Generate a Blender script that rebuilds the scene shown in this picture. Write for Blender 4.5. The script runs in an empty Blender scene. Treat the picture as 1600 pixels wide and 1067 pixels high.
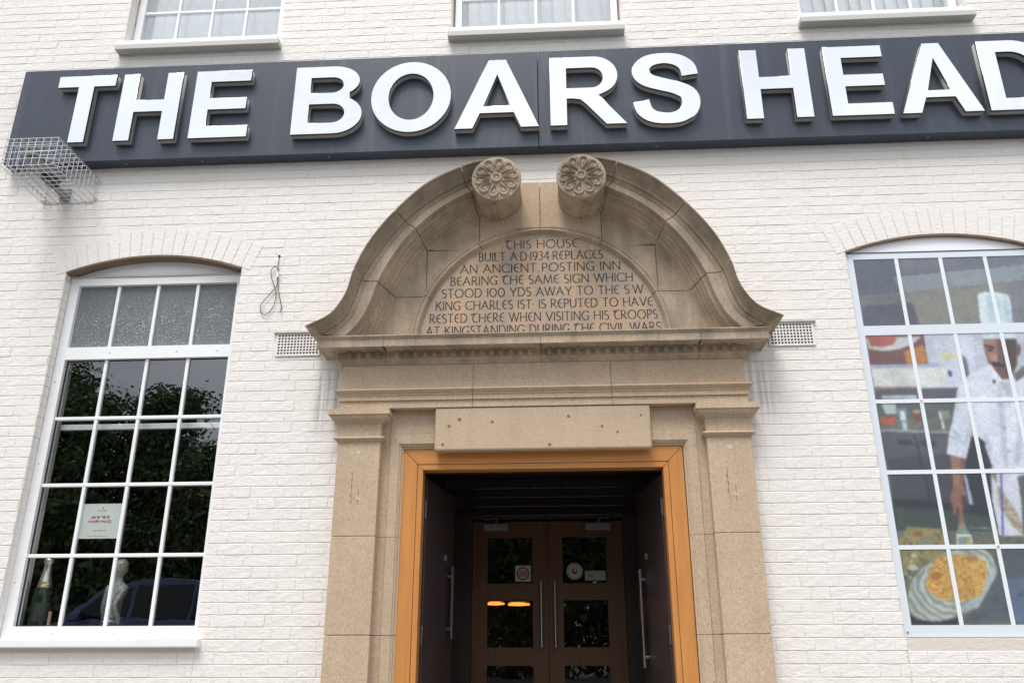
import bpy, bmesh, math, random
import numpy as np
from mathutils import Matrix, Vector, Quaternion
R = math.radians
random.seed(7); rng = np.random.default_rng(7)
S = bpy.context.scene
C = S.collection

# ------------------------------------------------------------------ camera
CF, CP, CY, CR = 1320.24, 0.362206, -0.055991, -0.001563      # focal (px of a 1600 px wide picture), pitch, yaw, roll
CX, CD, CZ = 0.11466, 5.55179, 1.60
def cam_axes():
    ca, sa, cb, sb, cc, sc = math.cos(CP), math.sin(CP), math.cos(CY), math.sin(CY), math.cos(CR), math.sin(CR)
    f = np.array([sb*ca, cb*ca, sa]); r = np.array([cb, -sb, 0]); u = np.cross(r, f)
    return cc*r+sc*u, -sc*r+cc*u, f
CAR, CAU, CAW = cam_axes()
cd = bpy.data.cameras.new('Camera'); cam = bpy.data.objects.new('Camera', cd); C.objects.link(cam)
cd.sensor_width = 36; cd.lens = CF/1600*36; cd.clip_end = 500; cd.clip_start = 0.05
M = Matrix((CAR, CAU, -CAW)).transposed().to_4x4(); M.translation = (CX, -CD, CZ)
cam.matrix_world = M; S.camera = cam
def un(px, py, y):                                            # photo pixel -> point on the plane at depth y
    d = CAW+(px-800)/CF*CAR-(py-533.5)/CF*CAU
    p = np.array([CX, -CD, CZ]); t = (y-p[1])/d[1]; p = p+t*d
    return float(p[0]), float(p[2])

# ------------------------------------------------------------------ sky and sun
SUN_EL = R(63)
w = bpy.data.worlds.new('World'); S.world = w; w.use_nodes = True
nt = w.node_tree; nt.nodes.clear()
def nn(t, typ, **k):
    n = t.nodes.new(typ)
    for a, b in k.items(): setattr(n, a, b)
    return n
out = nn(nt, 'ShaderNodeOutputWorld'); bg = nn(nt, 'ShaderNodeBackground'); bg.inputs[1].default_value = 0.078
sky = nn(nt, 'ShaderNodeTexSky', sky_type='NISHITA', sun_disc=False, sun_elevation=SUN_EL, sun_rotation=0)
sky.dust_density = 2.5
tc = nn(nt, 'ShaderNodeTexCoord')
mp = nn(nt, 'ShaderNodeMapping'); mp.inputs['Scale'].default_value = (1, 1, 2.2)
no = nn(nt, 'ShaderNodeTexNoise'); no.inputs['Scale'].default_value = 3.4; no.inputs['Detail'].default_value = 7; no.inputs['Roughness'].default_value = 0.55
cr = nn(nt, 'ShaderNodeValToRGB'); cr.color_ramp.elements[0].position = 0.40; cr.color_ramp.elements[1].position = 0.62
cr.color_ramp.elements[0].color = (.80,)*3+(1,); cr.color_ramp.elements[1].color = (1, 1, 1, 1)
cl = nn(nt, 'ShaderNodeRGB'); cl.outputs[0].default_value = (8.6, 8.9, 9.3, 1)
n2 = nn(nt, 'ShaderNodeTexNoise'); n2.inputs['Scale'].default_value = 6.5; n2.inputs['Detail'].default_value = 6
r2 = nn(nt, 'ShaderNodeValToRGB'); r2.color_ramp.elements[0].position = .3; r2.color_ramp.elements[1].position = .7
r2.color_ramp.elements[0].color = (.74, .76, .80, 1); r2.color_ramp.elements[1].color = (1.10, 1.09, 1.08, 1)
mu = nn(nt, 'ShaderNodeMix', data_type='RGBA', blend_type='MULTIPLY'); mu.inputs[0].default_value = 1
mx = nn(nt, 'ShaderNodeMix', data_type='RGBA')
L = nt.links.new
L(tc.outputs['Generated'], mp.inputs[0]); L(mp.outputs[0], no.inputs['Vector']); L(mp.outputs[0], n2.inputs['Vector'])
L(no.outputs[0], cr.inputs[0]); L(n2.outputs[0], r2.inputs[0]); L(cl.outputs[0], mu.inputs[6]); L(r2.outputs[0], mu.inputs[7])
L(cr.outputs[0], mx.inputs[0]); L(sky.outputs[0], mx.inputs[6]); L(mu.outputs[2], mx.inputs[7])
L(mx.outputs[2], bg.inputs[0]); L(bg.outputs[0], out.inputs[0])
sd = bpy.data.lights.new('Sun', 'SUN'); sd.energy = 1.5; sd.angle = R(26); sd.color = (1, .96, .9)
so = bpy.data.objects.new('Sun', sd); C.objects.link(so)
# sun in the sky stands behind the photographer, a little to the left
sdir = Vector((-math.sin(R(18))*math.cos(SUN_EL), -math.cos(R(18))*math.cos(SUN_EL), math.sin(SUN_EL)))
so.rotation_euler = sdir.to_track_quat('Z', 'Y').to_euler(); so.location = (-4, -14, 16)
sky.sun_rotation = math.atan2(sdir.x, sdir.y)
V = S.view_settings; V.view_transform = 'Standard'; V.look = 'None'; V.exposure = 1.12; V.gamma = 1; V.use_curve_mapping = False
S.render.engine = 'CYCLES'; S.cycles.max_bounces = 7; S.cycles.transparent_max_bounces = 12; S.cycles.caustics_reflective = False; S.cycles.caustics_refractive = False

# ------------------------------------------------------------------ materials
def srgb(c):
    return tuple(((v/255)/12.92 if v <= 10 else (((v/255)+.055)/1.055)**2.4) for v in c)
def mat(name, col, rough=.7, metal=0, spec=.5, **k):
    m = bpy.data.materials.new(name); m.use_nodes = True
    b = m.node_tree.nodes['Principled BSDF']
    b.inputs['Base Color'].default_value = tuple(col[:3])+(1,); b.inputs['Roughness'].default_value = rough
    b.inputs['Metallic'].default_value = metal; b.inputs['Specular IOR Level'].default_value = spec
    return m
def nodes(m):
    t = m.node_tree; return t, t.nodes['Principled BSDF'], t.links.new
def pos(t, scale=(1, 1, 1)):
    g = nn(t, 'ShaderNodeNewGeometry'); p = nn(t, 'ShaderNodeMapping'); p.inputs['Scale'].default_value = scale
    t.links.new(g.outputs['Position'], p.inputs[0]); return p.outputs[0]
def noise(t, vec, scale, detail=4, rough=.55):
    n = nn(t, 'ShaderNodeTexNoise'); n.inputs['Scale'].default_value = scale; n.inputs['Detail'].default_value = detail
    n.inputs['Roughness'].default_value = rough; t.links.new(vec, n.inputs['Vector']); return n.outputs[0]
def ramp(t, fac, stops):
    r = nn(t, 'ShaderNodeValToRGB'); e = r.color_ramp.elements
    while len(e) < len(stops): e.new(.5)
    for i, (p, c) in enumerate(stops):
        e[i].position = p; e[i].color = (c if isinstance(c, tuple) else (c, c, c))[:3]+(1,)
    t.links.new(fac, r.inputs[0]); return r.outputs[0]
def mix(t, fac, a, b, mode='MIX'):
    m = nn(t, 'ShaderNodeMix', data_type='RGBA', blend_type=mode)
    for i, v in ((0, fac), (6, a), (7, b)):
        if hasattr(v, 'links'): t.links.new(v, m.inputs[i])
        elif i == 0: m.inputs[0].default_value = v
        else: m.inputs[i].default_value = tuple(v[:3])+(1,)
    return m.outputs[2]
def bump(t, b, h, strength, dist=.01):
    u = nn(t, 'ShaderNodeBump'); u.inputs['Strength'].default_value = strength; u.inputs['Distance'].default_value = dist
    t.links.new(h, u.inputs['Height'])
    if b.inputs['Normal'].links: t.links.new(b.inputs['Normal'].links[0].from_socket, u.inputs['Normal'])
    t.links.new(u.outputs[0], b.inputs['Normal'])

def paint_mat(name, base, dirt, bstr=.55):
    m = mat(name, base, .55, spec=.35); t, b, l = nodes(m)
    p = pos(t)
    big = ramp(t, noise(t, p, 1.1, 5), [(.35, .0), (.75, .28)])
    c = mix(t, big, base, tuple(v*.90 for v in base))
    streak = ramp(t, noise(t, pos(t, (14, 14, .9)), 1.0, 4), [(.58, 0.0), (.8, .35)])
    c = mix(t, streak, c, tuple(v*f for v, f in zip(base, (.86, .83, .78))))
    chip = ramp(t, noise(t, pos(t, (1, 1, 2.6)), 19, 6, .7), [(.685, 0.0), (.74, 1.0)])
    c = mix(t, chip, c, dirt)
    g = nn(t, 'ShaderNodeNewGeometry'); sx = nn(t, 'ShaderNodeSeparateXYZ'); l(g.outputs['Position'], sx.inputs[0])
    def band(sock, a, b_, e):
        m1 = nn(t, 'ShaderNodeMapRange', interpolation_type='SMOOTHSTEP'); m1.inputs[1].default_value = a; m1.inputs[2].default_value = a+e; l(sock, m1.inputs[0])
        m2 = nn(t, 'ShaderNodeMapRange', interpolation_type='SMOOTHSTEP'); m2.inputs[1].default_value = b_-e; m2.inputs[2].default_value = b_; m2.inputs[3].default_value = 1; m2.inputs[4].default_value = 0; l(sock, m2.inputs[0])
        p_ = nn(t, 'ShaderNodeMath', operation='MULTIPLY'); l(m1.outputs[0], p_.inputs[0]); l(m2.outputs[0], p_.inputs[1]); return p_.outputs[0]
    ab = nn(t, 'ShaderNodeMath', operation='ABSOLUTE'); l(sx.outputs[0], ab.inputs[0])
    dr = ramp(t, noise(t, pos(t, (34, 34, 1.2)), 1.0, 3), [(.42, 0.), (.62, .75)])
    p1 = nn(t, 'ShaderNodeMath', operation='MULTIPLY'); l(band(ab.outputs[0], 1.36, 1.60, .06), p1.inputs[0]); l(band(sx.outputs[2], 3.02, 3.60, .22), p1.inputs[1])
    p2 = nn(t, 'ShaderNodeMath', operation='MULTIPLY'); l(p1.outputs[0], p2.inputs[0]); l(dr, p2.inputs[1])
    c = mix(t, p2.outputs[0], c, (.42, .40, .36))
    l(c, b.inputs['Base Color'])
    h = noise(t, pos(t, (1, 1, 1.8)), 26, 8, .68)
    bump(t, b, h, bstr, .011)
    bump(t, b, noise(t, p, 140, 4, .6), .25, .004)
    return m
M_brick = paint_mat('painted_brick', (.80, .765, .735), (.50, .43, .37))
M_mortar = paint_mat('painted_mortar', (.67, .61, .56), (.34, .27, .22), .4)

def stone_mat(name, a, b_, stain, amount, soot=None, sootamt=0):
    m = mat(name, a, .88, spec=.2); t, b, l = nodes(m)
    p = pos(t)
    oi = nn(t, 'ShaderNodeObjectInfo')
    c = mix(t, ramp(t, noise(t, p, 3.2, 6), [(.3, 0.), (.7, 1.)]), a, b_)
    c = mix(t, ramp(t, noise(t, p, 95, 4, .8), [(.38, .0), (.64, .75)]), c, tuple(v*.48 for v in a))
    c = mix(t, ramp(t, oi.outputs['Random'], [(0., .0), (1., .28)]), c, tuple(v*.80 for v in b_))
    st = ramp(t, noise(t, pos(t, (9, 9, 1.3)), 1.0, 7, .62), [(.46, 0.), (.66, amount)])
    c = mix(t, st, c, stain)
    if soot:
        s2 = ramp(t, noise(t, pos(t, (3.2, 3.2, 2.4)), 1.0, 8, .66), [(.44, 0.), (.64, sootamt)])
        c = mix(t, s2, c, soot)
    spot = ramp(t, noise(t, p, 34, 3, .5), [(.70, 0.), (.76, .55)])
    c = mix(t, spot, c, tuple(v*.42 for v in stain))
    l(c, b.inputs['Base Color'])
    bump(t, b, noise(t, p, 170, 4, .7), .5, .006)
    bump(t, b, noise(t, p, 14, 5), .3, .012)
    return m
M_stone = stone_mat('sandstone', (.68, .525, .385), (.585, .44, .31), (.40, .30, .21), .3)
M_wstone = stone_mat('weathered_sandstone', (.62, .505, .385), (.50, .395, .29), (.25, .195, .145), .55, (.20, .165, .13), .55)
M_insc = stone_mat('pink_sandstone', (.66, .475, .325), (.58, .41, .275), (.33, .285, .25), .35, (.30, .275, .26), .7)
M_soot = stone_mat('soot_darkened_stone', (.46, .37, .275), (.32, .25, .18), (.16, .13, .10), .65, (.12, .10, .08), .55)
M_joint = mat('joint_dark', (.05, .043, .035), .95)
M_letter = mat('incised_paint', (.035, .037, .042), .8)

def wood_mat(name, a, b_, sc, rough=.42):
    m = mat(name, a, rough); t, b, l = nodes(m)
    g = noise(t, pos(t, sc), 1.0, 8, .62)
    c = mix(t, ramp(t, g, [(.3, 0.), (.7, 1.)]), a, b_)
    k = ramp(t, noise(t, pos(t), 26, 2), [(.72, 0.), (.77, .55)])
    c = mix(t, k, c, tuple(v*.45 for v in b_))
    l(c, b.inputs['Base Color']); bump(t, b, g, .12, .002)
    return m
M_wood_v = wood_mat('varnished_oak_upright', (.60, .265, .075), (.47, .19, .048), (22, 22, 1.6))
M_wood_h = wood_mat('varnished_oak_rail', (.60, .265, .075), (.47, .19, .048), (1.6, 22, 22))
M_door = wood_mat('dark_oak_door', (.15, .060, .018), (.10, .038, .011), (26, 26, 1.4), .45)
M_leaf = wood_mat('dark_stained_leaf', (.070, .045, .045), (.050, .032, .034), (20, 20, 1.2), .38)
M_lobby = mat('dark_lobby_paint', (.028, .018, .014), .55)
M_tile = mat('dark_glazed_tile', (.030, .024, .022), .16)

def upvc():
    m = mat('white_window_plastic', (.83, .84, .855), .32); t, b, l = nodes(m)
    c = mix(t, ramp(t, noise(t, pos(t, (4, 4, 12)), 2, 6), [(.5, 0.), (.8, .25)]), (.83, .84, .855), (.60, .58, .55))
    l(c, b.inputs['Base Color']); return m
M_upvc = upvc()
M_gasket = mat('black_gasket', (.02, .02, .022), .6)
M_sill = mat('weathered_sill', (.50, .49, .45), .6)
def glass(name, tint, ior, rough=0.0, bumpy=None, body=None, bfac=0):
    m = bpy.data.materials.new(name); m.use_nodes = True; t = m.node_tree; t.nodes.clear(); l = t.links.new
    o = nn(t, 'ShaderNodeOutputMaterial'); tr = nn(t, 'ShaderNodeBsdfTransparent'); tr.inputs[0].default_value = tint+(1,)
    gl = nn(t, 'ShaderNodeBsdfGlossy'); gl.inputs['Roughness'].default_value = rough; gl.inputs['Color'].default_value = (.95, .97, 1, 1)
    lw = nn(t, 'ShaderNodeLayerWeight'); lw.inputs[0].default_value = .5; r0 = ((ior-1)/(ior+1))**2; m1 = nn(t, 'ShaderNodeMixShader')
    pw = nn(t, 'ShaderNodeMath', operation='POWER'); pw.inputs[1].default_value = 5; l(lw.outputs['Facing'], pw.inputs[0])
    fr = nn(t, 'ShaderNodeMath', operation='MULTIPLY_ADD'); fr.inputs[1].default_value = 1-r0; fr.inputs[2].default_value = r0; l(pw.outputs[0], fr.inputs[0])
    under = tr.outputs[0]
    if body:
        df = nn(t, 'ShaderNodeBsdfDiffuse'); df.inputs[0].default_value = body+(1,); mb = nn(t, 'ShaderNodeMixShader'); mb.inputs[0].default_value = bfac
        l(tr.outputs[0], mb.inputs[1]); l(df.outputs[0], mb.inputs[2]); under = mb.outputs[0]
    l(fr.outputs[0], m1.inputs[0]); l(under, m1.inputs[1]); l(gl.outputs[0], m1.inputs[2]); l(m1.outputs[0], o.inputs[0])
    bu = nn(t, 'ShaderNodeBump'); p = pos(t)
    if bumpy:
        vo = nn(t, 'ShaderNodeTexVoronoi'); vo.inputs['Scale'].default_value = bumpy; l(p, vo.inputs['Vector'])
        l(vo.outputs['Distance'], bu.inputs['Height']); bu.inputs['Strength'].default_value = 1.0; bu.inputs['Distance'].default_value = .012
    else:
        l(noise(t, p, 2.2, 2), bu.inputs['Height']); bu.inputs['Strength'].default_value = .06; bu.inputs['Distance'].default_value = .02
    l(bu.outputs[0], gl.inputs['Normal'])
    return m
M_glass = glass('window_glass', (.91, .94, .93), 2.25)
M_obsc = glass('obscured_glass', (.5, .53, .55), 1.9, .07, 80, (.20, .22, .24), .65)
M_dglass = glass('door_glass', (.8, .8, .8), 1.6)
M_blind = mat('pale_blind_fabric', (.86, .85, .90), .8)

def sign_mat():
    m = mat('slate_blue_sign', (.030, .040, .064), .48); t, b, l = nodes(m)
    s = ramp(t, noise(t, pos(t, (16, 16, .8)), 1.0, 5, .6), [(.5, 0.), (.78, .5)])
    c = mix(t, s, (.030, .040, .064), (.070, .082, .108))
    l(c, b.inputs['Base Color']); l(ramp(t, s, [(0., .34), (1., .55)]), b.inputs['Roughness']); return m
M_sign = sign_mat()
def steel(name, col, rough, wob):
    m = mat(name, col, rough, 1.0); t, b, l = nodes(m)
    bump(t, b, noise(t, pos(t, (1, 1, .35)), 3.0, 2), wob, .03)
    l(ramp(t, noise(t, pos(t, (5, 5, 40)), 2, 4), [(.3, rough*.7), (.7, rough*1.4)]), b.inputs['Roughness']); return m
M_face = steel('polished_steel_face', (.70, .71, .715), .12, .30)
M_back = mat('dull_steel_edge', (.58, .565, .53), .45, .3)
M_return = mat('dark_steel_return', (.17, .17, .16), .35, .6)
M_galv = mat('galvanised_wire', (.52, .53, .55), .38, .85)
M_cam = mat('grey_camera_plastic', (.23, .24, .26), .5)
M_black = mat('black_plastic', (.015, .015, .017), .3)
M_steel = mat('brushed_handle_steel', (.62, .62, .63), .3, 1)
M_white = mat('white_board', (.86, .86, .90), .45)
M_brown = stone_mat('bare_arch_brick', (.30, .22, .16), (.22, .16, .11), (.14, .10, .07), .5)

# ------------------------------------------------------------------ mesh helpers
class MB:
    def __init__(s): s.v = []; s.f = []
    def add(s, vs, fs):
        o = len(s.v); s.v += [tuple(map(float, v)) for v in vs]; s.f += [tuple(i+o for i in f) for f in fs]; return s
    def box(s, x0, x1, y0, y1, z0, z1):
        return s.add([(x, y, z) for x in (x0, x1) for y in (y0, y1) for z in (z0, z1)],
                     [(0, 1, 3, 2), (4, 6, 7, 5), (0, 4, 5, 1), (2, 3, 7, 6), (0, 2, 6, 4), (1, 5, 7, 3)])
    def tube(s, pts, r, n=6, cap=True):
        P = [Vector(p) for p in pts]; rr = r if hasattr(r, '__len__') else [r]*len(P)
        vs = []; 
        for i, p in enumerate(P):
            d = (P[min(i+1, len(P)-1)]-P[max(i-1, 0)]).normalized()
            a = d.orthogonal().normalized() if i == 0 else (a-d*a.dot(d)).normalized()
            b = d.cross(a)
            vs += [p+(a*math.cos(2*math.pi*k/n)+b*math.sin(2*math.pi*k/n))*rr[i] for k in range(n)]
        fs = [(i*n+k, i*n+(k+1) % n, (i+1)*n+(k+1) % n, (i+1)*n+k) for i in range(len(P)-1) for k in range(n)]
        if cap: fs += [tuple(range(n))[::-1], tuple(range((len(P)-1)*n, len(P)*n))]
        return s.add(vs, fs)
    def lathe(s, prof, c, n=24, axis='z'):
        vs = []
        for r, h in prof:
            for k in range(n):
                a = 2*math.pi*k/n; p = (r*math.cos(a), r*math.sin(a), h)
                if axis == 'y': p = (p[0], p[2], p[1])
                vs.append((c[0]+p[0], c[1]+p[1], c[2]+p[2]))
        m = len(prof)
        fs = [(i*n+k, i*n+(k+1) % n, (i+1)*n+(k+1) % n, (i+1)*n+k) for i in range(m-1) for k in range(n)]
        fs += [tuple(range(n))[::-1], tuple(range((m-1)*n, m*n))]
        return s.add(vs, fs)
    def mesh(s, name, fix=True):
        me = bpy.data.meshes.new(name); me.from_pydata(s.v, [], s.f)
        if fix:
            bm = bmesh.new(); bm.from_mesh(me); bmesh.ops.recalc_face_normals(bm, faces=bm.faces); bm.to_mesh(me); bm.free()
        return me
def tag(o, label=None, cat=None, group=None, kind=None):
    for k, v in (('label', label), ('category', cat), ('group', group), ('kind', kind)):
        if v: o[k] = v
    return o
def link(name, me, m=None, parent=None, bevel=0, smooth=False, seg=2):
    o = bpy.data.objects.new(name, me); C.objects.link(o)
    if m and not me.materials: me.materials.append(m)
    if parent: attach(o, parent)
    if smooth:
        for p in me.polygons: p.use_smooth = True
    if bevel:
        b = o.modifiers.new('bevel', 'BEVEL'); b.width = bevel; b.segments = seg; b.limit_method = 'ANGLE'; b.angle_limit = R(40)
    return o
WL = {}
def attach(o, parent):
    o.parent = parent; o.matrix_parent_inverse = Matrix.Translation(-Vector(WL.get(parent.name, (0, 0, 0))))
def empty(name, loc, label, cat, group=None):
    e = bpy.data.objects.new(name, None); e.location = loc; e.empty_display_size = .2; C.objects.link(e); WL[e.name] = tuple(loc)
    return tag(e, label, cat, group)
def box(name, x0, x1, y0, y1, z0, z1, m, parent=None, bevel=0):
    return link(name, MB().box(x0, x1, y0, y1, z0, z1).mesh(name), m, parent, bevel)
def fill(name, loops, y0, y1, m=None, parent=None, bevel=0, cb=0):
    """closed 2-D outlines (x, z), inner ones are holes, as a slab between depths y0 (front) and y1"""
    cu = bpy.data.curves.new(name, 'CURVE'); cu.dimensions = '2D'; cu.fill_mode = 'BOTH'; cu.extrude = (y1-y0)/2-cb
    if cb: cu.bevel_depth = cb; cu.offset = -cb; cu.bevel_resolution = 1
    for lp in loops:
        sp = cu.splines.new('POLY'); sp.points.add(len(lp)-1); sp.use_cyclic_u = True
        for i, (x, z) in enumerate(lp): sp.points[i].co = (x, z, 0, 1)
    o = bpy.data.objects.new(name, cu); C.objects.link(o)
    dg = bpy.context.evaluated_depsgraph_get(); me = bpy.data.meshes.new_from_object(o.evaluated_get(dg))
    bpy.data.objects.remove(o); bpy.data.curves.remove(cu)
    me.transform(Matrix.Translation((0, (y0+y1)/2, 0)) @ Matrix.Rotation(math.pi/2, 4, 'X')); me.name = name
    me.materials.clear()
    return link(name, me, m, parent, bevel)
def rect(x0, x1, z0, z1): return [(x0, z0), (x1, z0), (x1, z1), (x0, z1)]
def arc(cx, cz, rx, rz, a0, a1, n=16):
    return [(cx+rx*math.cos(R(a0+(a1-a0)*i/n)), cz+rz*math.sin(R(a0+(a1-a0)*i/n))) for i in range(n+1)]

# ------------------------------------------------------------------ ground
GZ = 0.45; RZ = 1.16
def ground():
    ys = [12, 0, -4, -7.0, -7.4, -16, -60, -240]; zs = [GZ, GZ, GZ, RZ-.01, RZ, RZ, RZ, RZ]; xs = [-200, -60, -20, -8, 0, 8, 20, 60, 200]
    b = MB(); n = len(xs)
    b.add([(x, y, z) for y, z in zip(ys, zs) for x in xs], [(i*n+k, i*n+k+1, (i+1)*n+k+1, (i+1)*n+k) for i in range(len(ys)-1) for k in range(n-1)])
    m = mat('forecourt_concrete', (.27, .26, .24), .9); t, bb, l = nodes(m)
    l(mix(t, ramp(t, noise(t, pos(t), 2.5, 6), [(.3, 0.), (.7, 1.)]), (.30, .29, .27), (.21, .205, .195)), bb.inputs['Base Color'])
    bump(t, bb, noise(t, pos(t), 60, 4), .3, .01)
    tag(link('ground', b.mesh('ground'), m), kind='structure')
    r = MB().add([(-120, -7.5, RZ+.004), (120, -7.5, RZ+.004), (120, -15.5, RZ+.004), (-120, -15.5, RZ+.004)], [(0, 1, 2, 3)])
    m2 = mat('asphalt', (.05, .05, .052), .9); t, bb, l = nodes(m2); bump(t, bb, noise(t, pos(t), 90, 3), .4, .01)
    tag(link('road', r.mesh('road'), m2), kind='structure')
ground()

# ------------------------------------------------------------------ the public house
CXF = 0.0145                                                  # the facade's axis
HOUSE = empty('public_house', (0, 0, GZ), 'cream painted brick pub front with white sash windows and an open doorway', 'building')
OPX = (-3.545, -2.205)                                        # lower window opening
WZ0, WSP, WCR = 1.735, 4.335, 4.455
def arch_pts(x0, x1, zs, zc, n=24, e=0.0):
    h = zc-zs; c = (x1-x0)/2; r = (c*c+h*h)/(2*h); cx = (x0+x1)/2; cz = zc-r; a = math.asin(c/r)
    return [(cx+(r+e)*math.sin(-a+2*a*i/n), cz+(r+e)*math.cos(-a+2*a*i/n)) for i in range(n+1)], (cx, cz, r, a)
mir = lambda x: 2*CXF-x
LOWER = [OPX, (2.192, 3.530)]
UPX = [(-3.46, -2.115), (-.695, .70), (2.115, 3.44)]
UZ0, UZ1 = 6.37, 8.05
def opening(x0, x1): return [(x0, WZ0), (x1, WZ0)]+arch_pts(x0, x1, WSP, WCR)[0][::-1]
loops = [[(-7, 0), (-.96, 0), (-.96, 2.97), (.99, 2.97), (.99, 0), (7, 0), (7, 8.9), (-7, 8.9)]]
loops += [opening(*o) for o in LOWER]+[rect(a, b, UZ0, UZ1) for a, b in UPX]
WALL = fill('wall', loops, 0.0, .30, M_mortar, HOUSE)
box('side_wall', -7, -6.7, .302, 8, 0, 8.9, M_mortar, HOUSE); box('side_wall', 6.7, 7, .302, 8, 0, 8.9, M_mortar, HOUSE)
box('rear_wall', -6.698, 6.698, 7.7, 8, 0, 8.9, M_mortar, HOUSE)
box('roof', -7.2, 7.2, -.2, 8.2, 8.902, 9.1, mat('roof_slab', (.16, .15, .14), .8), HOUSE)
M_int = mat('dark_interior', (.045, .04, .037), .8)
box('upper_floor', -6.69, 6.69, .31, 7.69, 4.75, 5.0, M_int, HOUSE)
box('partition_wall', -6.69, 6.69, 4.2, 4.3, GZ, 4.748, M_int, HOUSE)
box('partition_wall', -6.69, 6.69, 2.6, 2.7, 5.002, 8.89, mat('pale_room_paint', (.35, .34, .33), .8), HOUSE)

# bricks (Flemish bond, painted over)
PZ, ST, HD = 0.0745, 0.2345, 0.1205
def brick_mesh(name, Lx, Hz, seed, nx=4):
    r = random.Random(seed); b = MB(); nz = 2
    def wob(a): return r.uniform(-a, a)
    fr = [[(Lx*i/nx, Hz*j/nz) for j in range(nz+1)] for i in range(nx+1)]
    ring = []; proud = .0024
    vs = []
    for i in range(nx+1):
        for j in range(nz+1):
            x, z = fr[i][j]; ix = min(max(x, .003), Lx-.003); iz = min(max(z, .0026), Hz-.004)
            vs.append((ix+wob(.0012), -proud+wob(.0009), iz+wob(.0012)))
    idx = lambda i, j: i*(nz+1)+j
    fs = [(idx(i, j), idx(i+1, j), idx(i+1, j+1), idx(i, j+1)) for i in range(nx) for j in range(nz)]
    per = [(i, 0) for i in range(nx+1)]+[(nx, j) for j in range(1, nz+1)]+[(i, nz) for i in range(nx-1, -1, -1)]+[(0, j) for j in range(nz-1, 0, -1)]
    o = len(vs); dl = (r.uniform(.0004, .0022), r.uniform(.0004, .0022)); bridged = r.random() < .55
    for i, j in per:
        x, z = fr[i][j]; dep = .004
        if i in (0, nx): dep = -proud+dl[0 if i == 0 else 1]
        if j == 0: dep = max(dep, -proud+r.choice((.0012, .003, .005, .006))) if bridged else .004
        if j == nz: dep = -proud+.0018
        vs.append((x, dep, z+wob(.0010)))
    n = len(per)
    for k in range(n): fs.append((idx(*per[k]), o+k, o+(k+1) % n, idx(*per[(k+1) % n])))
    b.add(vs, fs); return b
JB, JP = .0030, .0002
stretch = [brick_mesh('brick', ST-JP, PZ-JB, i) for i in range(10)]
headers = [brick_mesh('brick', HD-JP, PZ-JB, 50+i, 2) for i in range(8)]
smesh = [b.mesh('brick', False) for b in stretch]; hmesh = [b.mesh('brick', False) for b in headers]
for me in smesh+hmesh: me.materials.append(M_brick)
holes = []
def blocked(z0, z1):
    """x-intervals at a course that hold no brick"""
    out_ = []; zm = (z0+z1)/2
    for a, b in LOWER:
        if zm > WZ0-.055 and zm < WSP: out_.append((a, b))
        elif WSP <= zm < WCR+.24:
            pts, (cx, cz, r, an) = arch_pts(a, b, WSP, WCR)
            ro = r+.200
            if z0-cz < ro:
                hw = min(math.sqrt(max(ro*ro-(z1-cz)**2, 0)), (b-a)/2+.012)
                if z0-cz < r+.004: hw = max(hw, min(math.sqrt(max((r+.004)**2-(z0-cz)**2, 0)), (b-a)/2))
                out_.append((cx-hw, cx+hw))
    for a, b in UPX:
        if UZ0-.05 < zm < UZ1: out_.append((a, b))
    if zm < 2.97: out_.append((-1.15, 1.18))
    elif zm < 3.55: out_.append((-1.2, 1.23))
    elif zm < 3.70: out_.append((-1.40, 1.43))
    elif zm < 4.9:
        hw = np.interp(zm, [3.7, 4.1, 4.4, 4.65, 4.9], [1.25, 1.10, .95, .70, .30]); out_.append((CXF-hw, CXF+hw))
    if 5.42 < zm < 5.95: out_.append((-3.9, 6))
    if zm < 1.69:                                             # straight joints under the lower windows
        out_ += [(OPX[1], OPX[1]+.001), (LOWER[1][0], LOWER[1][0]+.001)]
    return sorted(out_)
placed = []; stuff = MB()
XA, XB = -5.8, 5.6
course = 0; z = .47
while z < 7.7:
    segs = []; x = XA
    for a, b in blocked(z, z+PZ-JB):
        if a > x: segs.append((x, a))
        x = max(x, b)
    if x < XB: segs.append((x, XB))
    off = (course % 2)*(ST+HD)/2 + random.uniform(-.006, .006)
    for a, b in segs:
        per = ST+HD; k = math.floor((a-off)/per)
        while True:
            x0 = off+k*per
            if x0 > b: break
            for j, (xs_, ln) in enumerate(((x0, ST), (x0+ST, HD))):
                p, q = max(xs_, a), min(xs_+ln, b)
                if q-p < .018: continue
                if q-p > ln-.002: placed.append((xs_, z, j))
                else: stuff_v = brick_mesh('b', q-p-JP, PZ-JB, random.random(), 2); stuff.add([(v[0]+p, v[1], v[2]+z) for v in stuff_v.v], stuff_v.f)
            k += 1
    z += PZ; course += 1
def view_rank(x, z):
    d = np.array([x, 0, z])-np.array([CX, -CD, CZ]); X, Y, Z = d@CAR, d@CAU, d@CAW
    px, py = 800+CF*X/Z, 533.5-CF*Y/Z
    if not (8 < px < 1590 and 8 < py < 1060): return 1e9
    if abs(x-CXF) < 1.5 and z < 3.9: return 1e9 if abs(x-CXF) < 1.40 else Z+.2
    return Z
order = sorted(range(len(placed)), key=lambda i: view_rank(placed[i][0]+.1, placed[i][1]))
for n_, i in enumerate(order):
    x, z, j = placed[i]; s = random.randrange(8 if j else 10); dy = random.uniform(-.0011, .0013)
    if n_ < 300:
        o = link('brick', (hmesh if j else smesh)[s], None, WALL); o.location = (x, dy, z)
    else:
        bb = (headers if j else stretch)[s]; stuff.add([(v[0]+x, v[1]+dy, v[2]+z) for v in bb.v], bb.f)
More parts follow.
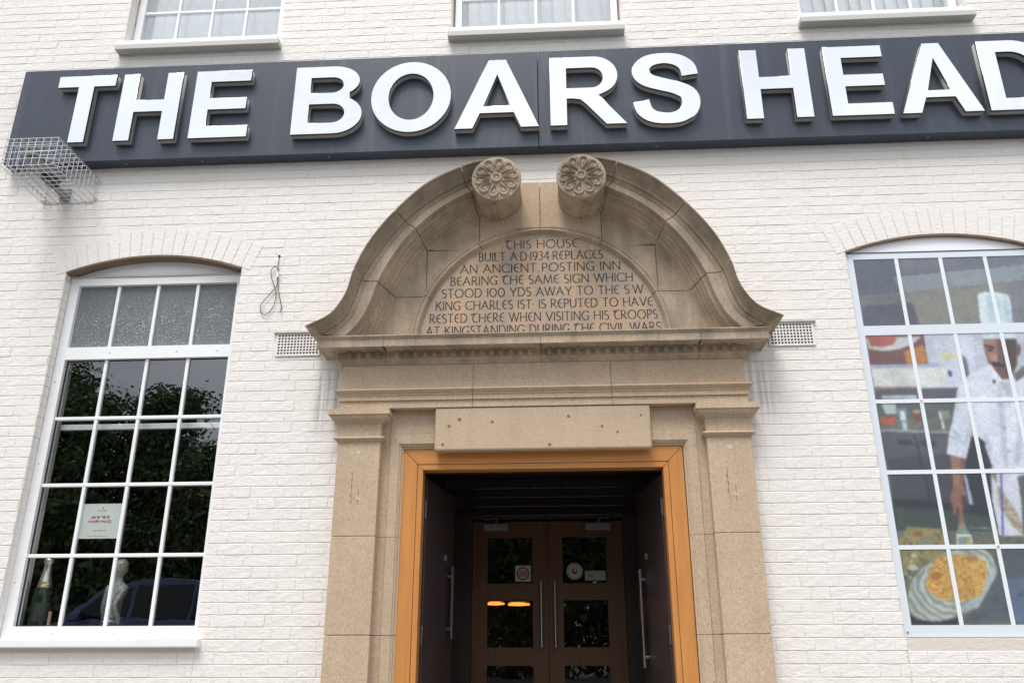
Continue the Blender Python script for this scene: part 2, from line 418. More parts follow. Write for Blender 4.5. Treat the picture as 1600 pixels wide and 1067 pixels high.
# brick ends showing in the reveals
for xr, z0_, z1_, sg, yd in ((OPX[0], WZ0, WSP, 1, .074), (OPX[1], WZ0, WSP, -1, .074), (UPX[0][0], UZ0+.05, 7.2, 1, .098), (UPX[2][1], UZ0+.05, 7.2, -1, .098)):
    zz = .47+PZ*math.ceil((z0_-.47)/PZ)
    while zz < z1_-PZ:
        d_ = random.uniform(.0012, .0032); xa, xb = sorted((xr-.002*sg, xr+d_*sg))
        box('reveal_brick', xa, xb, -.0015, yd, zz+.002, zz+PZ-.003, M_brick, WALL, .0009); zz += PZ
# gauged arch bricks over the lower windows
for a, b in LOWER:
    pts, (cx, cz, r, an) = arch_pts(a, b, WSP, WCR); n = 19; a2 = an+.035
    for k in range(n):
        t0, t1 = -a2+2*a2*k/n+.0004, -a2+2*a2*(k+1)/n-.0004; g = MB()
        q = lambda t, rr, y: (cx+rr*math.sin(t), y, cz+rr*math.cos(t))
        r0, r1 = r+.004, r+.222; y = -.0050+random.uniform(-.0007, .0005)
        g.add([q(t0, r0, .001), q(t1, r0, .001), q(t1, r1, .001), q(t0, r1, .001), q(t0+.0012, r0+.003, y), q(t1-.0012, r0+.003, y), q(t1-.0012, r1-.003, y), q(t0+.0012, r1-.003, y)],
              [(4, 5, 6, 7), (0, 1, 5, 4), (1, 2, 6, 5), (2, 3, 7, 6), (3, 0, 4, 7)])
        link('arch_brick', g.mesh('arch_brick'), M_brick, WALL)
tag(link('brickwork', stuff.mesh('brickwork', False), M_brick, WALL), kind='stuff')

# ---- windows
def bars_and_panes(win, xs, zs, y, glassm, bw=.024, proud=.018):
    """sub-parts of a window: panes between lines xs, zs and the glazing bars on the inner lines"""
    for x in xs[1:-1]: box('glazing_bar', x-bw/2, x+bw/2, y-proud, y+.006, zs[0], zs[-1], M_upvc, win, .004)
    for zz in zs[1:-1]: box('glazing_bar', xs[0], xs[-1], y-proud-.0025, y+.0055, zz-bw/2, zz+bw/2, M_upvc, win, .004)
    for i in range(len(xs)-1):
        for j in range(len(zs)-1):
            t = random.uniform(-.0012, .0012)
            b = MB().add([(xs[i], y+t, zs[j]), (xs[i+1], y-t, zs[j]), (xs[i+1], y-t*.5, zs[j+1]), (xs[i], y+t*.5, zs[j+1])], [(0, 1, 2, 3)])
            link('pane', b.mesh('pane', False), glassm, win)
def lower_window():
    x0, x1 = OPX; y = .075; g0, g1 = -3.472, -2.256
    outer = rect(x0+.004, x1-.006, 1.745, 4.318)
    win = fill('window', [outer, rect(g0, g1, 1.822, 3.668), rect(g0, g1, 3.762, 4.258)], y, y+.07, M_upvc, HOUSE, .006)
    tag(win, 'tall white framed window of sixteen clear panes under four textured ones')
    xs = [g0+(g1-g0)*k/4 for k in range(5)]
    fill('gasket', [rect(g0-.001, g1+.001, 1.821, 3.669), rect(g0+.008, g1-.008, 1.83, 3.66)], y+.03, y+.04, M_gasket, win)
    bars_and_panes(win, xs, [1.822, 2.272, 2.749, 3.226, 3.668], y+.033, M_glass)
    bars_and_panes(win, xs, [3.762, 4.258], y+.033, M_obsc)
    box('inner_rail', g0, g1, y+.10, y+.125, 3.165, 3.205, M_upvc, win, .004)
    box('sill', x0-.05, x1+.035, -.055, .074, 1.688, 1.743, M_upvc, win, .008)
    pts, _ = arch_pts(x0+.002, x1-.002, WSP, WCR-.004)
    fill('head_board', [[(x0+.002, 4.320), (x1-.002, 4.320)]+pts[::-1]], y+.012, y+.04, M_white, win, .003)
    box('head_bead', x0+.004, x1-.006, y-.010, y+.03, 4.3205, 4.332, M_sill, win)
    inner, _ = arch_pts(x0, x1, WSP, WCR, 24, -.010); outr, _ = arch_pts(x0, x1, WSP, WCR, 24, .003)
    fill('arch_soffit', [outr+inner[::-1]], -.0075, y+.02, M_brown, win)
    for sx, zz in ((.03, 2.1), (.03, 2.9), (.03, 3.5), (.4, 3.715), (.9, 3.715), (1.2, 3.715), (.35, 1.78), (.75, 1.78), (1.0, 1.78)):
        link('screw_cap', MB().lathe([(.006, 0), (.005, -.003)], (x0+sx, y, zz), 8, 'y').mesh('screw_cap'), M_sill, win)
lower_window()
def upper_window(i, gx):
    x0, x1 = UPX[i]; y = .10; g0, g1 = gx
    win = fill('window', [rect(x0+.02, x1-.02, UZ0+.07, UZ1-.003), rect(g0, g1, 6.515, UZ1-.07)], y, y+.07, M_upvc, HOUSE, .006)
    tag(win, ['white framed upper window above the T H E of the sign', 'white framed upper window above the doorway axis', 'white framed upper window above the last word of the sign'][i])
    xs = [g0+(g1-g0)*k/4 for k in range(5)]
    bars_and_panes(win, xs, [6.515, 6.86, 7.21, 7.56, UZ1-.07], y+.03, M_glass)
    box('sill', x0+.0, x1-.0, -.075, y+.02, UZ0+.002, UZ0+.046, M_upvc, win, .005)
    box('sill_drip', x0-.015, x1+.015, -.080, -.0, UZ0-.045, UZ0+.001, M_sill, win, .004)
    box('sill_riser', x0+.001, x1-.001, y+.005, y+.06, UZ0+.047, UZ0+.068, M_upvc, win)
    bl = empty('vertical_blind', ((x0+x1)/2, .235, 6.4), ['pale vertical blind in the upper window above the word THE', 'pale vertical blind in the upper window above the carved scrolls', 'pale vertical blind in the upper window above the word HEAD'][i], 'blind', 'vertical blinds upstairs')
    box('head_rail', x0+.01, x1-.01, .205, .265, 7.96, 8.0, M_white, bl)
    n = 13
    for k in range(n):
        xc = x0+.02+(x1-x0-.04)*(k+.5)/n; a = R(random.uniform(14, 24)); h = .062; c, s = math.cos(a)*h, math.sin(a)*h
        b = MB()
        cols = [(-1, 0), (-.5, .004), (0, .006), (.5, .004), (1, 0)]
        vs = [(xc+u*c, .235+u*s+d, zz) for u, d in cols for zz in (6.42, 7.965)]
        b.add(vs, [(2*q, 2*q+2, 2*q+3, 2*q+1) for q in range(4)])
        link('slat', b.mesh('slat', False), M_blind, bl, smooth=True)
upper_window(0, (-3.385, -2.188)); upper_window(1, (-.622, .627)); upper_window(2, (2.178, 3.362))

# ---- entrance: timber lining, lobby, doors
fz, mz, iz = 2.941, 2.838, 2.800
fx, mxx, ix = .9315, .834, .797
def px_(sx, x): return CXF*.2+sx*x
y0 = -.004
for sx in (-1, 1):
    P = lambda x: px_(sx, x)
    link('door_lining', MB().add([(P(x), y, z) for (x, z) in ((fx, GZ), (mxx+.001, GZ), (mxx+.001, mz-.001), (fx, fz-.001)) for y in (y0, .12)],
         [(0, 2, 4, 6), (1, 7, 5, 3), (0, 1, 3, 2), (2, 3, 5, 4), (4, 5, 7, 6), (6, 7, 1, 0)]).mesh('door_lining'), M_wood_v, HOUSE, .003)
    link('door_stop', MB().add([(P(x), y, z) for (x, z) in ((mxx-.001, GZ), (ix, GZ), (ix, iz-.001), (mxx-.001, mz-.002)) for y in (y0+.004, .10)],
         [(0, 2, 4, 6), (1, 7, 5, 3), (0, 1, 3, 2), (2, 3, 5, 4), (4, 5, 7, 6), (6, 7, 1, 0)]).mesh('door_stop'), M_wood_v, HOUSE, .003)
lo, hi = px_(-1, 1), px_(1, 1)
for nm, (xa, za, xb, zb), yy in (('door_lining', (fx, fz, mxx, mz), y0), ('door_stop', (mxx, mz-.001, ix, iz), y0+.004)):
    link(nm, MB().add([(px_(s_, x), y, z) for (s_, x, z) in ((-1, xa-.001, za), (1, xa-.001, za), (1, xb-.001, zb+.001), (-1, xb-.001, zb+.001)) for y in (yy, .12 if nm == 'door_lining' else .10)],
         [(0, 2, 4, 6), (1, 7, 5, 3), (0, 1, 3, 2), (2, 3, 5, 4), (4, 5, 7, 6), (6, 7, 1, 0)]).mesh(nm), M_wood_h, HOUSE, .003)
DY = 1.60
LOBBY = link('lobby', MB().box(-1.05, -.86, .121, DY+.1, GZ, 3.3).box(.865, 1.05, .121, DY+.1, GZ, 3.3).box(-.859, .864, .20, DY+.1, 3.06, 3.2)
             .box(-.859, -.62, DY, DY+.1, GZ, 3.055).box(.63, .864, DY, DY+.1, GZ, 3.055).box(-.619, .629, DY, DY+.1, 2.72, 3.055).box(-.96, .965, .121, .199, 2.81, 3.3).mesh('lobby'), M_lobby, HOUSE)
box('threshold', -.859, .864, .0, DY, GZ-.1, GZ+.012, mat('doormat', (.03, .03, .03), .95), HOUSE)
zz = 2.745
for rr in range(4):                                           # dark glazed tiles over the inner doors
    xx = -.84+(.14 if rr % 2 else 0)
    while xx < .84:
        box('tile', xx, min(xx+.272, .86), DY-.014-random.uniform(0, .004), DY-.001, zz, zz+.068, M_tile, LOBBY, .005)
        xx += .280
    zz += .076
def leaf_open(s):                                             # outer door, folded back into the lobby
    hx, ex = px_(s, .785), px_(s, .690); y1, y2 = .125, .905
    d = Vector((ex-hx, y2-y1, 0)).normalized(); nrm = Vector((-d.y, d.x, 0))*s   # towards the passage
    b = MB()
    def slab(b, u0, u1, t0, t1, z0, z1):
        vs = []
        for u in (u0, u1):
            for t in (t0, t1):
                for z in (z0, z1):
                    p = Vector((hx, y1, 0))+d*u+nrm*t; vs.append((p.x, p.y, z))
        return b.add(vs, [(0, 1, 3, 2), (4, 6, 7, 5), (0, 4, 5, 1), (2, 3, 7, 6), (0, 2, 6, 4), (1, 5, 7, 3)])
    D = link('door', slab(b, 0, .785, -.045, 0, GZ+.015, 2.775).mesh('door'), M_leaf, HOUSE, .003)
    tag(D, 'dark outer door leaf folded back against the lobby '+('beside the long steel pull' if s > 0 else 'wall with its small lock'))
    for zc in (2.56, 1.76, .8): link('hinge', slab(MB(), -.006, .034, -.04, .0025, zc-.06, zc+.06).mesh('hinge'), M_steel, D)
    z0, z1 = (1.56, 2.22) if s > 0 else (1.75, 2.25)
    g = slab(MB(), .60, .645, .03, .045, z0, z1); slab(g, .612, .633, .0, .031, z0+.06, z0+.08); slab(g, .612, .633, .0, .031, z1-.08, z1-.06)
    link('pull_handle', g.mesh('pull_handle'), M_steel if s > 0 else M_return, D, .004)
    link('lock', slab(MB(), .53, .55, .0, .012, 2.28, 2.32).mesh('lock'), M_steel, D)
leaf_open(-1); leaf_open(1)
def leaf_inner(s):
    xs = (-.616, .0035) if s < 0 else (.0075, .626); pz = [(2.157, 2.555), (1.65, 2.026), (1.10, 1.51), (.6, .97)]
    px = (un(761.8, 875, DY)[0], un(831.8, 875, DY)[0]) if s < 0 else (un(878.8, 875, DY)[0], un(947.4, 875, DY)[0])
    pz[0] = (un(800, 911, DY)[1], un(800, 839, DY)[1]); pz[1] = (un(800, 1011, DY)[1], un(800, 937.3, DY)[1]); t3 = un(800, 1039.5, DY)[1]; pz[2] = (t3-.40, t3); pz[3] = (t3-.95, t3-.53)
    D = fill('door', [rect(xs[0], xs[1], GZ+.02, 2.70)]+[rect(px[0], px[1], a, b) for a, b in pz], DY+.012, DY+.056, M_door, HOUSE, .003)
    tag(D, 'oak inner door leaf with '+('a red ringed square sticker' if s < 0 else 'a round sticker')+' on its top pane')
    for a, b in pz:
        o = link('pane', MB().add([(px[0]-.003, DY+.034, a-.003), (px[1]+.003, DY+.034, a-.003), (px[1]+.003, DY+.034, b+.003), (px[0]-.003, DY+.034, b+.003)], [(0, 1, 2, 3)]).mesh('pane', False), M_dglass, D)
        fill('glazing_bead', [rect(px[0]-.016, px[1]+.016, a-.016, b+.016), rect(px[0], px[1], a, b)], DY+.006, DY+.0118, M_door, D)
    hx = un(845.5 if s < 0 else 867.2, 950, DY-.05)[0]; z0, z1 = un(856, 1011, DY-.05)[1], un(856, 907.7, DY-.05)[1]
    g = MB().tube([(hx, DY-.05, z0), (hx, DY-.05, z1)], .0105, 10); g.tube([(hx, DY-.05, z0+.07), (hx, DY+.012, z0+.07)], .007, 8); g.tube([(hx, DY-.05, z1-.07), (hx, DY+.012, z1-.07)], .007, 8)
    link('pull_handle', g.mesh('pull_handle'), M_steel, D, smooth=False)
    ca, cb = (755.7, 794) if s < 0 else (913.8, 954)
    xa, xb = un(ca, 822, DY)[0], un(cb, 822, DY)[0]; za, zb = un(774, 828.4, DY-.05)[1], un(774, 817.4, DY-.05)[1]
    box('door_closer', xa, xb, DY-.045, DY+.012, za, zb, M_cam, D, .006)
    link('closer_arm', MB().tube([((xa+xb)/2, DY-.03, zb), ((xa+xb)/2+.02, DY-.10, zb+.035), ((xa+xb)/2+.09*s, DY+.005, zb+.04)], .006, 6).mesh('closer_arm'), M_cam, D)
leaf_inner(-1); leaf_inner(1)

# ------------------------------------------------------------------ stone doorway
STONE = empty('stone_doorway', (CXF, -.1, GZ), 'carved sandstone door surround with pilasters and an open scrolled pediment', 'doorway')
def sweep(name, prof, xa, xb, retL=None, retR=None, yb=.03, m=M_stone, parent=STONE, bevel=0.0):
    """moulding run: prof = (outward offset, z) from bottom to top on the plane y=-.1; mitred returns back to y=yb at the given edges"""
    b = MB(); n = len(prof); rows = []
    def col(f): rows.append([f(p, z) for p, z in prof])
    if retL is not None: col(lambda p, z: (retL-p, yb, z)); col(lambda p, z: (retL-p, -.1-p, z))
    else: col(lambda p, z: (xa, yb, z)); col(lambda p, z: (xa, -.1-p, z))
    if retR is not None: col(lambda p, z: (retR+p, -.1-p, z)); col(lambda p, z: (retR+p, yb, z))
    else: col(lambda p, z: (xb, -.1-p, z)); col(lambda p, z: (xb, yb, z))
    vs = [v for r in rows for v in r]
    fs = [(i*n+k, (i+1)*n+k, (i+1)*n+k+1, i*n+k+1) for i in range(3) for k in range(n-1)]
    fs += [(0, n, 2*n, 3*n), tuple((i+1)*n-1 for i in (3, 2, 1, 0))]
    fs.append(tuple(range(n))+tuple()) if retL is not None else None
    me = b.add(vs, [f for f in fs if f]).mesh(name)
    return link(name, me, m, parent, bevel)
G = .0016
PXA, PXB = 1.3655, 1.0775                                     # pilaster outer / inner edge from the axis
for s in (-1, 1):
    ax = lambda d: CXF*.4+s*d
    lo_, hi_ = sorted((ax(PXA), ax(PXB)))
    box('plinth', lo_-.04, hi_+.04, -.145, .03, GZ-.05, GZ+.32, M_stone, STONE, .006)
    for z0, z1 in ((GZ+.321, 1.105), (1.108, 1.7545), (1.7575, 2.3555), (2.3575, 2.972)):
        box('pilaster_stone', lo_, hi_, -.1, .03, z0, z1, M_stone, STONE, .004)
    sweep('astragal', [(0, 2.9722), (.004, 2.978), (.012, 2.981), (.012, 2.988), (.024, 2.993), (.026, 3.000), (.022, 3.006), (.004, 3.012), (0, 3.0125)], lo_, hi_, lo_, hi_)
    sweep('capital', [(0, 3.0128), (0, 3.098), (.006, 3.103), (.016, 3.106), (.018, 3.112), (.034, 3.118), (.048, 3.130), (.054, 3.146), (.055, 3.150), (.064, 3.151), (.064, 3.182), (.058, 3.183), (.058, 3.192), (0, 3.1925)], lo_, hi_, lo_, hi_)
    # stone architrave round the timber, mitred at the corner; plain backing behind it
    AP = [(0, .03), (0, -.008), (.0105, -.012), (.0145, -.024), (.0245, -.028), (.0265, -.029), (.0270, -.036), (.088, -.036), (.088, .02)]
    for z0, z1 in ((GZ, 1.105), (1.108, 1.7545), (1.7575, 2.3555), (2.3575, None)):
        n = len(AP); vs = [v for d, y in AP for v in ((ax(.9335+d), y, z0), (ax(.9335+d), y, z1 if z1 else 2.9425+d*1.13))]
        link('jamb_stone', MB().add(vs, [(2*k, 2*k+2, 2*k+3, 2*k+1) for k in range(n-1)]+[tuple(range(0, 2*n, 2)), tuple(range(2*n-1, 0, -2))]).mesh('jamb_stone'), M_stone, STONE)
        zt = z1 if z1 else 3.205; xa, xb = sorted((ax(1.0235), ax(PXB+.02))); box('backing_stone', xa, xb, -.028, .03, z0, zt, M_stone, STONE, .002)
LX = CXF*.4
for xa, xb, ml, mr in ((-1, -.7185, 1, 0), (-.7165, .7225, 0, 0), (.7245, 1, 0, 1)):
    n = len(AP); vs = []
    for d, y in AP: vs += [(LX-.9335-d if ml else LX+xa, y, 2.9435+d*1.13), (LX+.9335+d if mr else LX+xb, y, 2.9435+d*1.13)]
    link('lintel_stone', MB().add(vs, [(2*k, 2*k+2, 2*k+3, 2*k+1) for k in range(n-1)]+[tuple(range(0, 2*n, 2)), tuple(range(2*n-1, 0, -2))]).mesh('lintel_stone'), M_stone, STONE)
    box('backing_stone', LX-1.0225 if ml else LX+xa, LX+1.0225 if mr else LX+xb, -.0285, .03, 3.0445, 3.205, M_stone, STONE, .002)
tag(box('name_panel', LX-.715, LX+.721, -.094, -.024, 2.909, 3.2045, M_stone, STONE, .012), 'blank raised stone panel over the timber door frame')
for cx_, cz_, r_ in ((-.62, 3.075, .011), (-.55, 3.12, .014), (-.66, 2.95, .012), (-.33, 3.10, .011), (.18, 3.13, .012), (.40, 3.06, .010), (.66, 3.13, .009), (.50, 3.02, .009), (.05, 2.94, .012)):
    link('patched_hole', MB().lathe([(r_, .002), (r_*.9, -.0012)], (LX+cx_, -.094, cz_), 9, 'y').mesh('patched_hole'), M_brown, STONE)
for s in (-1, 1):                                             # plugged bolt holes and rust cracks on the pilasters
    for dx, cz_, r_ in ((.0, 2.905, .016), (.015, 2.60, .016)):
        link('patched_hole', MB().lathe([(r_, .002), (r_*.9, -.0012)], (LX+s*1.22+dx, -.1, cz_), 10, 'y').mesh('patched_hole'), M_sill, STONE)
    for dx, z0, z1 in ((-.035, 2.57, 2.77), (.012, 2.56, 2.66)):
        link('crack', MB().add([(LX+s*1.22+dx+(.004 if k % 2 else 0)+.003*math.sin(k*2.1), -.1012, z0+(z1-z0)*k/8) for k in range(9)]+[(LX+s*1.22+dx+.0045+.003*math.sin(k*2.1), -.1012, z0+(z1-z0)*k/8) for k in range(9)], [(k, k+9, k+10, k+1) for k in range(8)]).mesh('crack'), M_joint, STONE)
EX = 1.3655; XL, XR = LX-EX, LX+EX
cuts = [XL, -.457, .478, XR]
for i in range(3):
    xa, xb = cuts[i]+(G if i else 0), cuts[i+1]-(G if i < 2 else 0)
    rl, rr = (XL if i == 0 else None), (XR if i == 2 else None)
    sweep('architrave_stone', [(0, 3.2065), (0, 3.258), (.012, 3.2582), (.012, 3.289), (.018, 3.292), (.018, 3.305), (.028, 3.309), (.030, 3.318), (.040, 3.322), (.040, 3.331), (.006, 3.345), (0, 3.3452)], xa, xb, rl, rr)
    sweep('frieze_stone', [(0, 3.3456), (0, 3.513)], xa, xb, rl, rr)
box('frieze_core', XL+.02, XR-.02, -.0985, .03, 3.212, 3.66, M_joint, STONE)
cut2 = [XL, -1.059, .011, 1.076, XR]
DM = MB(); 
def dentil_mesh():
    b = MB(); w_, h = .019, .046
    outl = [(-w_, h), (-w_, .016)]+[(w_*math.cos(R(a)), .016+.016*math.sin(R(a))) for a in (200, 225, 250, 270, 290, 315, 340)]+[(w_, .016), (w_, h)]
    n = len(outl); b.add([(x, y, z) for x, z in outl for y in (0, -.016)], [(2*k, 2*k+1, (2*k+3) % (2*n), (2*k+2) % (2*n)) for k in range(n)]+[tuple(range(1, 2*n, 2))])
    i2 = [(x*.55, .006+z*.80) for x, z in outl]; b.add([(x, -.0155, z) for x, z in i2]+[(x*.8, -.024, .002+z*.95) for x, z in i2], [(k, (k+1) % n, n+(k+1) % n, n+k) for k in range(n)]+[tuple(range(n, 2*n))])
    return b.mesh('dentil')
dme = dentil_mesh(); dme.materials.append(M_wstone)
for i in range(4):
    xa, xb = cut2[i]+(G if i else 0), cut2[i+1]-(G if i < 3 else 0)
    rl, rr = (XL if i == 0 else None), (XR if i == 3 else None)
    cs = sweep('cornice_stone', [(0, 3.5134), (.010, 3.514), (.014, 3.522), (.026, 3.532), (.034, 3.545), (.036, 3.549), (.036, 3.598), (.050, 3.600), (.062, 3.610), (.064, 3.606), (.138, 3.603), (.142, 3.598), (.150, 3.598), (.150, 3.652), (.157, 3.655), (.157, 3.663), (.166, 3.667), (.166, 3.676), (.02, 3.690)], xa, xb, rl, rr, m=M_wstone)
    x = math.ceil((xa+.02)/.0655)*.0655
    while x < xb-.02:
        d = link('dentil', dme, None, cs); d.location = (x, -.1345, 3.5505); x += .0655
# tympanum: back stones, moulded arch, inscription
RC = (CXF, 3.657); RO, RI = .921, .862
TY = -.05
KT = [0, .35, .65, 1, 1.45, 2, 2.5, 3, 3.5]
cO = np.array([(1.595, 3.722), (1.43, 3.81), (1.335, 3.955), (1.287, 4.142), (1.19, 4.358), (1.02, 4.592), (.80, 4.808), (.557, 4.935), (.39, 4.985)])
c1 = np.array([(1.475, 3.690), (1.345, 3.79), (1.285, 3.925), (1.24, 4.085), (1.12, 4.30), (.95, 4.53), (.76, 4.697), (.535, 4.83), (.39, 4.885)])
c2 = np.array([(1.34, 3.680), (1.245, 3.79), (1.18, 3.93), (1.135, 4.084), (1.03, 4.30), (.885, 4.495), (.70, 4.662), (.49, 4.782), (.36, 4.828)])
cS = np.array([(1.16, 3.672), (1.125, 3.82), (1.09, 3.92), (1.045, 4.044), (.955, 4.235), (.827, 4.408), (.645, 4.565), (.46, 4.688), (.35, 4.75)])
def spl(pts, t):
    T = np.array(KT); i = min(max(int(np.searchsorted(T, t, 'right'))-1, 0), len(T)-2)
    def tan(k):
        a, b = max(k-1, 0), min(k+1, len(T)-1); return (pts[b]-pts[a])/(T[b]-T[a])
    h = T[i+1]-T[i]; u = (t-T[i])/h; m0, m1 = tan(i)*h, tan(i+1)*h
    return (2*u**3-3*u**2+1)*pts[i]+(u**3-2*u**2+u)*m0+(-2*u**3+3*u**2)*pts[i+1]+(u**3-u**2)*m1
def ring_x(z, r=RO): return math.sqrt(max(r*r-(z-RC[1])**2, 0))
def ring_z(x, r=RO): return RC[1]+math.sqrt(max(r*r-x*x, 0))
g = .0022
def s_side(z0, z1, n=12):
    out_ = []
    for t in np.linspace(0, 3.4, 140):
        p = spl(cS, t)
        if z0 <= p[1] <= z1: out_.append((p[0]+.012, p[1]))
    return out_
def r_side(z0, z1, n=14): return [(ring_x(z0+(z1-z0)*k/n)-.01, z0+(z1-z0)*k/n) for k in range(n+1)]
polys = []
zA, zB = 4.044, 4.408
lowS = s_side(3.67, zA-g); polys.append(lowS+[(lowS[-1][0]-.005, zA-g)]+r_side(3.66, zA-g)[::-1])
mS = s_side(zA+g, zB-g); polys.append([(.826+g, zA+g), (mS[0][0]+.002, zA+g)]+mS+[(.826+g, zB-g)])
polys.append([(.826-g, zA+g+.004), (.826-g, zB-g)]+r_side(zA+g+.006, zB-g)[::-1])
uS = s_side(zB+g, 4.70); polys.append(uS+[(.445+g, 4.70), (.445+g, ring_z(.445)-.01)]+[(x, ring_z(x)-.01) for x in np.linspace(.46, ring_x(zB+g), 8)])
polys.append([(.445-g, ring_z(.445)-.01), (.445-g, 4.957), (g, 4.957)]+[(x, ring_z(x)-.01) for x in np.linspace(g, .42, 12)])
for s in (-1, 1):
    for p in polys:
        q = [(CXF+s*x, z) for x, z in p]
        fill('tympanum_stone', [q], TY+random.uniform(-.0015, .0015), .02, M_wstone if p is not polys[4] else M_stone, STONE, .003)
fill('tympanum_core', [[(CXF+1.0, 3.6)]+arc(CXF, 3.657, 1.0, 1.03, 0, 180, 30)+[(CXF-1.0, 3.6)]], TY+.012, .025, M_joint, STONE)
def ring(a0, a1):
    prof = [(RO+.004, TY+.02), (RO+.004, TY-.012), (RO-.004, TY-.016), (RO-.012, TY-.012), (RO-.016, TY-.010), (RO-.022, TY-.026), (RO-.034, TY-.030), (RO-.044, TY-.022), (RO-.048, TY-.008), (RO-.056, TY-.004), (RI, TY+.012), (RI, TY+.02)]
    n = 20; b = MB(); m_ = len(prof); vs = []
    for k in range(n+1):
        a = R(a0+(a1-a0)*k/n)
        vs += [(RC[0]+r*math.cos(a), y, RC[1]+r*math.sin(a)) for r, y in prof]
    fs = [(k*m_+i, k*m_+i+1, (k+1)*m_+i+1, (k+1)*m_+i) for k in range(n) for i in range(m_-1)]+[tuple(range(m_)), tuple(range(n*m_, (n+1)*m_))]
    return link('arch_moulding', b.add(vs, fs).mesh('arch_moulding'), M_wstone, STONE)
for a0, a1 in ((.2, 24.7), (25, 60.3), (60.6, 89.8), (90, 119.4), (119.7, 154.8), (155.1, 179.8)): ring(a0, a1)
PANEL = fill('inscription_panel', [[(RC[0]+.868, 3.657)]+arc(RC[0], RC[1], .868, .868, 0, 180, 60)], TY+.004, .02, M_insc, STONE)
tag(PANEL, 'half round pinkish stone panel with eight lines of dark carved lettering')

# carved lettering: every letter from strokes
def A(cx, cz, rx, rz, a0, a1, n=10): return arc(cx, cz, rx, rz, a0, a1, n)
F = {
 'A': (.82, [[(0, 0), (.42, 1)], [(.36, 1), (.82, 0)], [(.16, .36), (.66, .36)]]),
 'B': (.56, [[(.06, 0), (.06, 1)], [(.06, 1), (.24, 1)]+A(.24, .76, .22, .24, 90, -90)+[(.06, .52)], [(.24, .52)]+A(.26, .26, .28, .26, 90, -90)+[(.06, 0)]]),
 'C': (.80, [A(.5, .5, .48, .5, 48, 312, 18)]),
 'D': (.80, [[(.06, 0), (.06, 1)], [(.06, 1), (.28, 1)]+A(.30, .5, .46, .5, 90, -90, 16)+[(.06, 0)]]),
 'E': (.56, [A(.48, .5, .44, .5, 80, 280, 16), [(.06, .52), (.46, .52)]]),
 'G': (.84, [A(.5, .5, .48, .5, 48, 300, 18)+[(.76, .08)], [(.76, .44), (.76, .02)], [(.56, .44), (.80, .44)]]),
 'H': (.80, [[(.06, 0), (.06, 1)], [(.74, 0), (.74, 1)], [(.06, .52), (.74, .52)]]),
 'I': (.14, [[(.07, 0), (.07, 1)]]),
 'K': (.70, [[(.06, 0), (.06, 1)], [(.62, 1), (.08, .46)], [(.24, .60), (.70, 0)]]),
 'L': (.52, [[(.06, 1), (.06, 0), (.50, 0)]]),
 'M': (1.0, [[(.04, 0), (.16, 1)], [(.16, 1), (.50, .06)], [(.50, .06), (.84, 1)], [(.84, 1), (.96, 0)]]),
 'N': (.82, [[(.06, 0), (.06, 1)], [(.06, 1), (.76, 0)], [(.76, 0), (.76, 1)]]),
 'O': (.98, [A(.49, .5, .46, .5, 90, 450, 24)]),
 'P': (.56, [[(.06, 0), (.06, 1)], [(.06, 1), (.26, 1)]+A(.27, .73, .26, .27, 90, -90)+[(.06, .46)]]),
 'R': (.66, [[(.06, 0), (.06, 1)], [(.06, 1), (.26, 1)]+A(.27, .74, .25, .26, 90, -90)+[(.06, .48)], [(.26, .48), (.66, 0)]]),
 'S': (.52, [A(.27, .755, .22, .245, 50, 250, 10)+A(.25, .25, .24, .25, 80, -130, 12)]),
 'T': (.66, [[(.33, 0), (.33, 1)], [(0, 1), (.66, 1)]]),
 't': (.68, [[(-.06, .80), (.02, .94), (.18, 1), (.66, 1)], A(.44, .48, .36, .48, 110, 300, 14)]),
 'U': (.76, [[(.06, 1), (.06, .36)]+A(.38, .34, .32, .34, 180, 360, 12)+[(.70, 1)]]),
 'V': (.78, [[(0, 1), (.40, 0)], [(.40, 0), (.78, 1)]]),
 'W': (1.16, [[(0, 1), (.30, 0)], [(.30, 0), (.56, 1)], [(.56, 1), (.86, 0)], [(.86, 0), (1.16, 1)]]),
 'Y': (.74, [[(0, 1), (.37, .48)], [(.74, 1), (.37, .48)], [(.37, .48), (.37, 0)]]),
 '0': (.78, [A(.39, .5, .36, .5, 90, 450, 20)]),
 '1': (.14, [[(.07, 0), (.07, 1)]]),
 '3': (.50, [A(.22, .76, .23, .24, 130, -80, 10)+A(.22, .26, .26, .26, 80, -140, 10)]),
 '4': (.64, [[(.46, 0), (.46, 1)], [(.46, 1), (.02, .30), (.64, .30)]]),
 '9': (.58, [A(.29, .69, .26, .31, 0, 360, 18), [(.55, .69), (.50, .30), (.26, 0)]]),
 '.': (.10, [[(.02, .50), (.08, .50)]]), "'": (.1, [[(.06, 1), (.03, .8)]]), ' ': (.30, [])}
